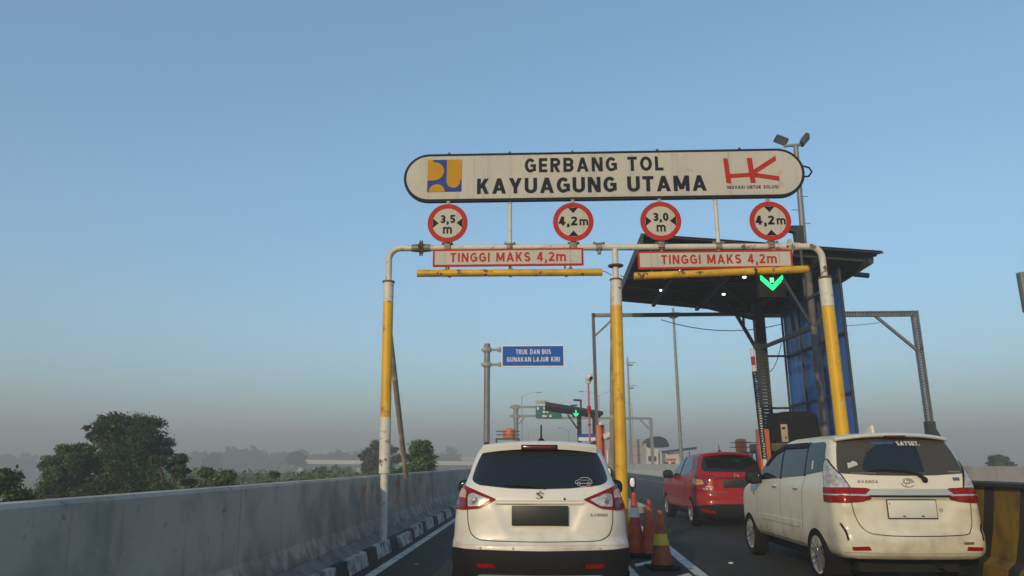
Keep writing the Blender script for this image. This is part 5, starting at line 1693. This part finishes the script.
    for x in (-.58, -.26, .26, .58):
        p = sh.point('r', x, .585); MB().lathe([(.012, 0), (.012, .005)], p, 12, Matrix.Rotation(R(90), 3, 'X')).build('parking_sensor', 'decal_cream', t)
    spoiler(sh, t, 'paint_pearl', .585, 1.578, .42, .062, .62, .018, .32, 0, .035)
    antenna(t, .02, 1.05, 1.575, .20)
    for sg in (-1, 1):
        mirror_part(t, sg * .945, 2.55, 1.06, 'black_plastic', sg)
        m = 'R' if sg == 1 else 'L'
        P('side_window', [(.72, 1.14), (2.75, 1.06), (2.2, 1.42), (1.9, 1.475), (.98, 1.46), (.8, 1.36)], 'glass_dark', mode=m, rnd=.05)
        sh.line('door_gap', [(1.05, 1.10), (1.25, .75), (1.32, .40)], 'gap_black', t, mode=m)
        sh.line('door_gap', [(1.95, 1.12), (1.95, .36)], 'gap_black', t, mode=m)
        P('sill_cladding', [(1.22, .24), (3.02, .24), (3.02, .40), (1.22, .40)], 'black_plastic', mode=m, off=.006)
        MB().tube([(sg * .60, .95, 1.545), (sg * .62, 1.4, 1.585), (sg * .62, 2.0, 1.58), (sg * .60, 2.3, 1.53)], .014, 8).build('roof_rail', 'black_plastic', t)
        for y in (.82, 3.42): wheel(t, sg * .765, y, .325, .21)
        mudflap(t, sg * .76, .47, .14, .34)
    under(t, .78, 4.3)

def round_open(pts, r=.07, n=5):
    out = [pts[0]]
    for i in range(1, len(pts) - 1):
        p, a, b = Vector(pts[i]), Vector(pts[i - 1]), Vector(pts[i + 1])
        k = min(r, (a - p).length * .45, (b - p).length * .45)
        p1, p2 = p + (a - p).normalized() * k, p + (b - p).normalized() * k
        for j in range(n + 1):
            t = j / n; q = p1 * (1 - t) ** 2 + p * 2 * t * (1 - t) + p2 * t * t
            out.append((q.x, q.y))
    return out + [pts[-1]]
def fit_to(sh, o, off=.006):
    """lay flat letters on the curved rear face"""
    me = o.data
    for v in me.vertices:
        p = sh.point('r', v.co.x, v.co.z)
        v.co.y = p.y - off + v.co.y * .5
        v.co.x = p.x
    me.update()
mat('decal_cream', (.45, .43, .37), .5)

# ---- cream minivan on the right
def minivan():
    t = thing('minivan', 'cream white minivan with a white plate and SATSET on its rear window', 'car', (4.07, 8.25, 0), None, R(.6))
    lv = [(.345, .75, .08, 4.02, 0.115, .07), (.385, .79, .025, 4.12, 0.122, .08), (.45, .813, .004, 4.17, 0.130, .08), (.52, .822, .0, 4.19, 0.137, .08), (.60, .826, .012, 4.19, 0.137, .08),
          (.66, .827, .045, 4.18, 0.130, .08), (.80, .827, .055, 4.17, 0.122, .08), (.95, .822, .065, 4.10, 0.115, .08), (1.05, .814, .080, 3.80, 0.115, .08), (1.13, .80, .10, 3.30, 0.108, .08),
          (1.22, .78, .135, 3.05, 0.108, .08), (1.35, .752, .19, 2.85, 0.101, .08), (1.48, .718, .245, 2.62, 0.094, .08), (1.57, .688, .29, 2.45, 0.094, .08), (1.63, .655, .335, 2.28, 0.094, .08),
          (1.665, .61, .40, 2.1, 0.094, .07), (1.685, .54, .52, 1.95, 0.094, .06), (1.695, .40, .75, 1.75, 0.086, .05)]
    def hook(s, z):
        a = abs(s)
        # pocket under the bar, V-shaped creases running down from the lamps
        hw = .33 + .10 * smooth01(.72, .95, z)
        pocket = smooth01(hw + .10, hw - .02, a) * smooth01(.70, .80, z) * smooth01(.985, .955, z)
        bulge = smooth01(.52, .62, a) * smooth01(.80, .90, z) * smooth01(1.12, .95, z)
        return .026 * pocket - .020 * bulge
    sh = CarShape(lv, .03, hook)
    sh.body(t, 'paint_cream', ((.77, .345), (3.425, .345)))
    P = lambda n, poly, m, **k: sh.patch(n, poly, m, t, **k)
    win = [(-.70, 1.245), (-.35, 1.225), (0, 1.220), (.35, 1.225), (.70, 1.245), (.715, 1.30), (.665, 1.50), (.615, 1.635), (-.615, 1.635), (-.665, 1.50), (-.715, 1.30)]
    def dark_area(s, z):
        # darker area, rounded on its left, on an otherwise dusty pane
        if z < 1.265 or s > .24 or z > 1.575: return 0
        if s > -.08: return 1
        return 1 if ((s + .08) / .36) ** 2 + ((z - 1.265) / .31) ** 2 < 1 else 0
    o = sh.patch('rear_window', win, None, t, off=.005, rnd=.03, step=.02, mats=['glass_dusty', 'glass_dark'], mfun=dark_area)
    def on(s, z, d=.008): return sh.point('r', s, z) + sh.normal('r', s, z) * d
    wb = MB()
    wb.tube([on(.20, 1.175, .03), on(.12, 1.235, .035), on(0, 1.27, .03), on(-.22, 1.285, .02), on(-.36, 1.28, .015)], [.022, .016, .013, .010, .007], 10)
    wb.tube([on(.09, 1.245, .016), on(-.38, 1.272, .012)], .008, 8)
    wb.ellipsoid(on(.20, 1.17, .02), (.032, .03, .032), 1, 12)
    wb.build('wiper', 'gap_black', o)
    # sticker words along the top of the glass
    d = lettering('SATSET.', .02, .295, 1.555, 1.603, 0, 'decal_white', o, .24, gap=.10); fit_to(sh, d, .012)
    bl = MB()
    for k in range(7):
        p = on(-.245 + k * .036, 1.578, .008); bl.box(p, (.026, .004, .034 if k % 2 else .026), Matrix.Rotation(R(-20 + 8 * (k % 3)), 3, 'Y'))
    bl.build('faded_sticker', 'decal_blue', o, smooth=False)
    st = MB()
    st.prism([(-.585, 1.285), (-.475, 1.285), (-.47, 1.335), (-.485, 1.37), (-.53, 1.385), (-.55, 1.365), (-.59, 1.362)], .004, c=(0, on(-.53, 1.33, .009).y, 0), M=None)
    st.build('paper_sticker', 'decal_white', o, smooth=False)
    sk = MB()
    for k in range(9): sk.box(on(-.575 + k * .03, 1.247, .008), (.022, .004, .016))
    for k in range(5): sk.box(on(.53 + k * .03, 1.262, .008), (.022, .004, .018))
    sk.build('small_sticker', 'decal_grey', o, smooth=False)
    # lamps
    clear = [(.640, 1.085), (.80, 1.085), (1.0, 1.09), (.97, 1.22), (.925, 1.34), (.855, 1.40), (.80, 1.385), (.70, 1.22)]
    red = [(.43, .985), (.53, .945), (.70, .932), (1.04, .932), (1.02, 1.088), (.70, 1.092), (.47, 1.088), (.39, 1.062), (.47, 1.03)]
    for sg in (-1, 1):
        f = (lambda q: q) if sg == 1 else mirror
        L = P('tail_lamp', f(red), 'lens_red', off=.016, rnd=.012, step=.03)
        C = sh.patch('clear_lens', f(clear), 'lens_clear', L, off=.015, rnd=.02, step=.03)
        sh.patch('lens_rim', f([(a_ * 1.0 + (.012 if a_ > .82 else -.012), b_ + (.012 if b_ > 1.2 else -.004)) for a_, b_ in clear]), 'gap_black', L, off=.0135, rnd=.02, step=.03)
        sh.patch('indicator_lens', f([(.755, 1.13), (.90, 1.13), (.885, 1.24), (.785, 1.225)]), 'lens_tan', L, off=.018, rnd=.012)
        sh.patch('indicator_lens', f([(.79, 1.265), (.88, 1.27), (.86, 1.335), (.81, 1.325)]), 'alloy', L, off=.018, rnd=.01)
        sh.patch('dark_band', f([(.44, 1.003), (.66, 1.004), (1.03, 1.006), (1.03, 1.021), (.66, 1.020), (.47, 1.021)]), 'chrome_soft', L, off=.020, rnd=.004, step=.03)
        sh.line('lamp_seam', [(sg * .665, .935), (sg * .662, 1.09)], 'gap_black', L, off=.021, w=.006)
        q = [(.52, .445), (.71, .440), (.72, .475), (.54, .483)]
        P('reflector', f(q), 'lens_red', off=.012, rnd=.01)
        q = [(.735, .545), (.752, .535), (.765, .64), (.80, .715), (.775, .71), (.742, .645)]
        P('bumper_vent', f(q), 'gap_black', off=.006)
    # bright bar across the tailgate, dark strip under it
    P('chrome_bar', [(-.50, 1.012), (.50, 1.012), (.42, 1.078), (-.42, 1.078)], 'chrome_soft', off=.020, rnd=.01)
    P('chrome_bar', [(-.44, .993), (.44, .993), (.47, 1.008), (-.47, 1.008)], 'gap_black', off=.020)
    pl = plate(sh, t, -.275, .265, .765, .972, 'plate_white', 'plate_black', .020)
    pp = sh.point('r', 0, .87)
    hd = MB()
    for x in (-.1, .1): hd.box((x, pp.y - .033, .795), (.03, .006, .012))
    hd.tube([(-.245, pp.y - .032, .935), (-.245, pp.y - .032, .915)], .004, 6)
    hd.build('plate_clip', 'gap_black', pl)
    lk = MB()
    q = sh.point('r', .33, .86); lk.lathe([(.024, 0), (.024, .006), (.012, .010)], q, 16, Matrix.Rotation(R(90), 3, 'X'))
    lk.build('keyhole', 'decal_cream', t)
    # three-oval badge
    em = MB()
    c = sh.point('r', 0, 1.145)
    def oval(cx, cz, a, b, r):
        em.tube([(cx + a * math.cos(k), c.y - .012, cz + b * math.sin(k)) for k in np.linspace(0, 2 * math.pi, 30)], r, 8, cap=False)
    oval(0, 1.145, .068, .046, .0075); oval(0, 1.145, .026, .044, .006); oval(0, 1.165, .048, .020, .006)
    em.build('emblem', 'chrome_soft', t)
    d = lettering('AVANZA', -.545, -.32, 1.145, 1.175, 0, 'decal_grey', t, .18); fit_to(sh, d)
    sh.patch('badge', [(.545, 1.168), (.625, 1.168), (.628, 1.202), (.548, 1.202)], 'decal_blue_grey', t, off=.006)
    P('badge', [(.50, .505), (.615, .505), (.615, .53), (.50, .53)], 'decal_bronze', off=.006)
    # tailgate and bumper gaps
    g = round_open([(-.66, .930), (-.645, .84), (-.60, .70), (-.52, .612), (-.30, .592), (0, .588), (.30, .592), (.52, .600), (.60, .615), (.655, .70), (.665, .80), (.668, .930)])
    sh.line('tailgate_gap', g, 'gap_black', t, w=.009, off=.003)
    P('bumper_step', [(-.80, .412), (.80, .412), (.78, .42), (-.78, .42)], 'decal_cream', off=.003)
    for x in (-.38, -.18): 
        q = sh.point('r', x, .50)
        MB().lathe([(.034 if x < -.3 else .016, 0), (.034 if x < -.3 else .016, .002)], q, 16, Matrix.Rotation(R(90), 3, 'X')).build('tow_cover', 'paint_cream', t)
    spoiler(sh, t, 'paint_cream', .64, 1.70, .25, .026, .46, .016, .19, 0, .045)
    b = MB()
    b.prism([(0, 0), (.22, 0), (.07, .10), (.01, .115)], .032, Matrix.Rotation(R(90), 3, 'Z'), c=(.02, .78, 1.695))
    b.build('antenna', 'paint_cream', t)
    # sides
    for sg in (-1, 1):
        m = 'R' if sg == 1 else 'L'
        W = P('side_window', [(.46, 1.27), (1.02, 1.215), (1.02, 1.60), (.60, 1.605), (.53, 1.58)], 'glass_grey', mode=m, rnd=.03)
        P('side_window', [(1.06, 1.205), (1.86, 1.165), (1.86, 1.60), (1.06, 1.605)], 'glass_grey', mode=m, rnd=.02)
        P('side_window', [(1.92, 1.16), (2.98, 1.11), (2.55, 1.38), (2.22, 1.53), (1.92, 1.595)], 'glass_grey', mode=m, rnd=.02)
        P('window_pillar', [(.99, 1.205), (1.085, 1.20), (1.085, 1.61), (.99, 1.61)], 'gap_black', mode=m, off=.003)
        P('window_pillar', [(1.845, 1.155), (1.935, 1.15), (1.935, 1.605), (1.845, 1.61)], 'gap_black', mode=m, off=.003)
        # rain visors: smoked strips standing off the window heads
        P('rain_visor', [(1.10, 1.54), (1.86, 1.54), (2.2, 1.465), (2.52, 1.31), (2.555, 1.335), (2.23, 1.515), (1.9, 1.60), (1.10, 1.605)], 'black_plastic', mode=m, off=.016, depth=.02, rnd=.01)
        if sg == -1:
            P('window_sticker', [(.80, 1.29), (.835, 1.285), (.845, 1.385), (.81, 1.39)], 'decal_white', mode=m, off=.007)
        sh.line('door_gap', [(1.02, 1.20), (1.10, 1.0), (1.12, .70), (1.18, .40)], 'gap_black', t, mode=m)
        sh.line('door_gap', [(1.89, 1.16), (1.90, .38)], 'gap_black', t, mode=m)
        sh.line('door_gap', [(2.92, 1.11), (2.96, .75), (2.90, .40)], 'gap_black', t, mode=m)
        sh.line('door_gap', [(1.2, .395), (2.9, .395)], 'gap_black', t, mode=m)
        P('door_moulding', [(1.25, .585), (2.75, .585), (2.75, .655), (1.16, .655)], 'paint_cream', mode=m, off=.012, rnd=.015)
        for y in (1.30, 2.10):
            q = sh.point(m, y, 1.055); n = sh.normal(m, y, 1.055)
            h = MB().ellipsoid(q + n * .008, (.012, .075, .028), .8, 14).build('handle_recess', 'decal_cream', t)
            MB().ellipsoid(q + n * .022, (.016, .085, .014), .8, 14).build('door_handle', 'paint_cream', t)
        q = sh.point(m, 3.05, .93)
        P('side_marker', [(3.06, .90), (3.11, .90), (3.11, .925), (3.06, .925)], 'gap_black', mode=m)
        mirror_part(t, sg * .915, 2.72, 1.16, 'black_plastic', sg, 1.05)
        for y in (.77, 3.425): wheel(t, sg * .725, y, .315, .19, 6, True)
        mudflap(t, sg * .71, .42, .14, .36)
    under(t, .70, 4.1)
mat('chrome_soft', (.52, .51, .47), .3, .35, var=.05)
mat('decal_blue_grey', (.08, .10, .15), .4)
mat('decal_bronze', (.16, .11, .05), .5)

# ---- red crossover further on
def red_car():
    t = thing('crossover_car', 'red crossover with black plate driving ahead of the cream minivan', 'car', (4.26, 16.1, 0), None, R(2.2))
    lv = [(.22, .80, .12, 4.16, .22, .14), (.32, .86, .03, 4.28, .24, .15), (.44, .884, .0, 4.30, .28, .16), (.55, .886, .01, 4.30, .30, .16), (.68, .882, .06, 4.28, .30, .17),
          (.82, .876, .075, 4.24, .29, .17), (.92, .862, .085, 4.10, .28, .17), (1.02, .838, .10, 3.55, .28, .16), (1.12, .80, .13, 3.15, .27, .16), (1.20, .762, .19, 2.95, .25, .15),
          (1.32, .71, .34, 2.72, .22, .13), (1.44, .655, .50, 2.45, .20, .12), (1.52, .60, .64, 2.22, .18, .10), (1.565, .53, .80, 2.02, .16, .08), (1.59, .43, 1.0, 1.85, .14, .06), (1.60, .30, 1.2, 1.7, .12, .05)]
    def hook(s, z):
        a = abs(s)
        pk = smooth01(.50, .40, a) * smooth01(.76, .84, z) * smooth01(1.05, 1.02, z)
        return .03 * pk
    sh = CarShape(lv, .04, hook)
    sh.body(t, 'paint_red', ((.80, .36), (3.41, .36)))
    P = lambda n, poly, m, **k: sh.patch(n, poly, m, t, **k)
    P('bumper_cladding', [(-1.2, .235), (1.2, .235), (1.2, .40), (.80, .47), (.5, .50), (-.5, .50), (-.80, .47), (-1.2, .40)], 'black_plastic', off=.008, rnd=.04)
    P('diffuser', [(-.45, .23), (.45, .23), (.52, .33), (-.52, .33)], 'gap_black', off=.014, rnd=.03)
    win = [(-.66, 1.18), (0, 1.165), (.66, 1.18), (.72, 1.22), (.62, 1.42), (.56, 1.50), (.3, 1.52), (-.3, 1.52), (-.56, 1.50), (-.62, 1.42), (-.72, 1.22)]
    P('rear_window', win, 'glass_dark', off=.006, rnd=.06)
    lamp = [(.44, 1.02), (.60, .985), (.68, .88), (.86, .86), (1.06, .93), (1.10, 1.08), (.92, 1.105), (.60, 1.10), (.46, 1.07)]
    for sg in (-1, 1):
        f = (lambda q: q) if sg == 1 else mirror
        L = P('tail_lamp', f(lamp), 'lens_deep_red', off=.014, rnd=.03, step=.03)
        sh.patch('red_lens', f([(.50, 1.045), (.62, 1.02), (1.04, 1.035), (1.05, 1.075), (.62, 1.085)]), 'lens_red', L, off=.0165, rnd=.015, step=.03)
        sh.patch('clear_lens', f([(.70, .905), (.88, .885), (1.02, .94), (1.05, 1.01), (.74, 1.0)]), 'lens_orange', L, off=.018, rnd=.03, step=.03)
        P('bumper_lamp', f([(.52, .835), (.70, .845), (.64, .88), (.54, .87)]), 'lens_amber', off=.012, rnd=.015)
        P('reflector', f([(.50, .30), (.86, .36), (.80, .395), (.54, .36)]), 'lens_red', off=.016, rnd=.02)
        sh.line('bumper_crease', [(sg * .3, .70), (sg * .6, .735), (sg * .8, .77), (sg * 1.15, .80)], 'lens_deep_red', t, w=.02, off=.002)
    P('chrome_bar', [(-.46, 1.05), (.46, 1.05), (.45, 1.075), (-.45, 1.075)], 'lens_deep_red', off=.012)
    pl = plate(sh, t, -.29, .29, .84, 1.01, 'plate_black', 'plate_black', .014)
    em = MB()
    c = sh.point('r', 0, 1.095)
    for x in (-.036, .036): em.bar((x * 1.25, c.y - .014, 1.055), (x * .85, c.y - .014, 1.135), .02, .016, up=(1, 0, 0))
    em.box((0, c.y - .014, 1.092), (.06, .014, .018))
    em.build('emblem', 'chrome', t, smooth=False)
    d = lettering('HR-V', -.74, -.55, .79, .83, 0, 'chrome', t, .2); fit_to(sh, d)
    sh.line('tailgate_gap', round_open([(-.66, .88), (-.62, .76), (-.55, .69), (0, .68), (.55, .69), (.62, .76), (.66, .88)]), 'gap_black', t, w=.008)
    spoiler(sh, t, 'paint_red', .54, 1.605, .56, .04, .80, .02, .28, 0, .05)
    antenna(t, .02, 1.35, 1.61, .18)
    for sg in (-1, 1):
        m = 'R' if sg == 1 else 'L'
        P('side_window', [(.92, 1.20), (1.22, 1.10), (2.0, 1.07), (2.80, 1.05), (2.45, 1.28), (2.1, 1.44), (1.7, 1.50), (1.3, 1.48), (1.05, 1.36)], 'glass_grey', mode=m, rnd=.05)
        P('window_pillar', [(1.86, 1.06), (1.94, 1.06), (1.94, 1.50), (1.86, 1.50)], 'gap_black', mode=m, off=.007)
        P('sill_cladding', [(1.2, .24), (3.02, .24), (3.02, .36), (1.2, .36)], 'black_plastic', mode=m, off=.008)
        sh.line('door_gap', [(1.05, 1.12), (1.2, .8), (1.24, .38)], 'gap_black', t, mode=m)
        sh.line('door_gap', [(1.92, 1.06), (1.92, .38)], 'gap_black', t, mode=m)
        sh.line('door_gap', [(2.85, 1.05), (2.90, .38)], 'gap_black', t, mode=m)
        q = sh.point(m, 2.1, .98); n = sh.normal(m, 2.1, .98)
        MB().ellipsoid(q + n * .02, (.016, .09, .016), .8, 12).build('door_handle', 'paint_red', t)
        mirror_part(t, sg * .96, 2.62, 1.09, 'black_plastic', sg, 1.1)
        for y in (.80, 3.41): wheel(t, sg * .77, y, .325, .21, 5, True)
        mudflap(t, sg * .77, .45, .14, .34)
    under(t, .78, 4.2)
crossover()
minivan()
red_car()

# ------------------------------------------------------------------ traffic cones
def cone(x, y, h, label, bands, rz=0, lean=(0, 0), base='rubber', body='cone_orange', dull=None):
    t = thing('traffic_cone', label, 'traffic cone', (x, y, .006), 'orange traffic cones by the centre post', R(rz))
    t.rotation_euler = (lean[0], lean[1], R(rz))
    b = MB().box((0, 0, .022), (.37, .37, .04), bevel=.012); b.lathe([(.165, .04), (.15, .06)], (0, 0, 0), 24)
    b.build('base', base, t)
    r0, r1 = .145, .028
    rad = lambda z: r0 + (r1 - r0) * (z - .05) / (h - .05)
    c = MB().lathe([(rad(.05), .05), (rad(h * .5), h * .5), (rad(h - .01), h - .01), (rad(h) * .7, h)], (0, 0, 0), 28)
    c.build('cone_body', body, t)
    for z0, z1, m in bands:
        MB().lathe([(rad(z0) + .003, z0), (rad(z1) + .003, z1)], (0, 0, 0), 28).build('reflective_band', m, t)
cone(1.585, 10.05, .74, 'nearest traffic cone, dull orange with a wide yellow band', [(.30, .44, 'cone_yellow')], 12, body='cone_dull')
cone(1.41, 11.35, .92, 'tall orange traffic cone with a white band near its top', [(.56, .70, 'cone_white')], 4)
cone(1.60, 11.25, .82, 'plain orange traffic cone without any band', [], 0, (0, R(1.5)))
cone(1.40, 12.6, .90, 'orange traffic cone with a white band farthest back at the post', [(.42, .60, 'cone_white')], 20)

# scraps of litter on the asphalt
def scrap(x, y, w, rz, label):
    b = MB()
    n = 5
    V = [((i / n - .5) * w, (j / n - .5) * w * .55, .012 + .012 * math.sin(3 * i + 2 * j)) for j in range(n + 1) for i in range(n + 1)]
    F = [(j * (n + 1) + i, j * (n + 1) + i + 1, (j + 1) * (n + 1) + i + 1, (j + 1) * (n + 1) + i) for j in range(n) for i in range(n)]
    b.add(V, F)
    o = b.build('paper_scrap', 'decal_white', smooth=False)
    o.location = (x, y, 0); o.rotation_euler = (0, 0, R(rz))
    tag(o, label, 'litter')
scrap(2.62, 10.6, .055, 20, 'small white scrap on the asphalt between the cones and the cream minivan')
scrap(-1.72, 10.3, .07, -30, 'small pale scrap on the dark asphalt beside the left edge line')

# ------------------------------------------------------------------ air
def haze():
    m = bpy.data.materials.new('haze_air'); m.use_nodes = True
    nt = m.node_tree; nt.nodes.clear()
    out = nt.nodes.new('ShaderNodeOutputMaterial')
    v = nt.nodes.new('ShaderNodeVolumePrincipled')
    v.inputs['Color'].default_value = (.92, .905, .87, 1)
    v.inputs['Density'].default_value = HAZE
    v.inputs['Anisotropy'].default_value = 0.0
    nt.links.new(v.outputs[0], out.inputs['Volume'])
    MATS['haze_air'] = m
    b = MB().box((0, 1800, 19.0 + (GROUND_Z - 1) / 2), (8100, 4900, 38 - (GROUND_Z - 1)))
    struct(b.build('haze', 'haze_air', smooth=False), 'stuff')
HAZE = .0042
haze()
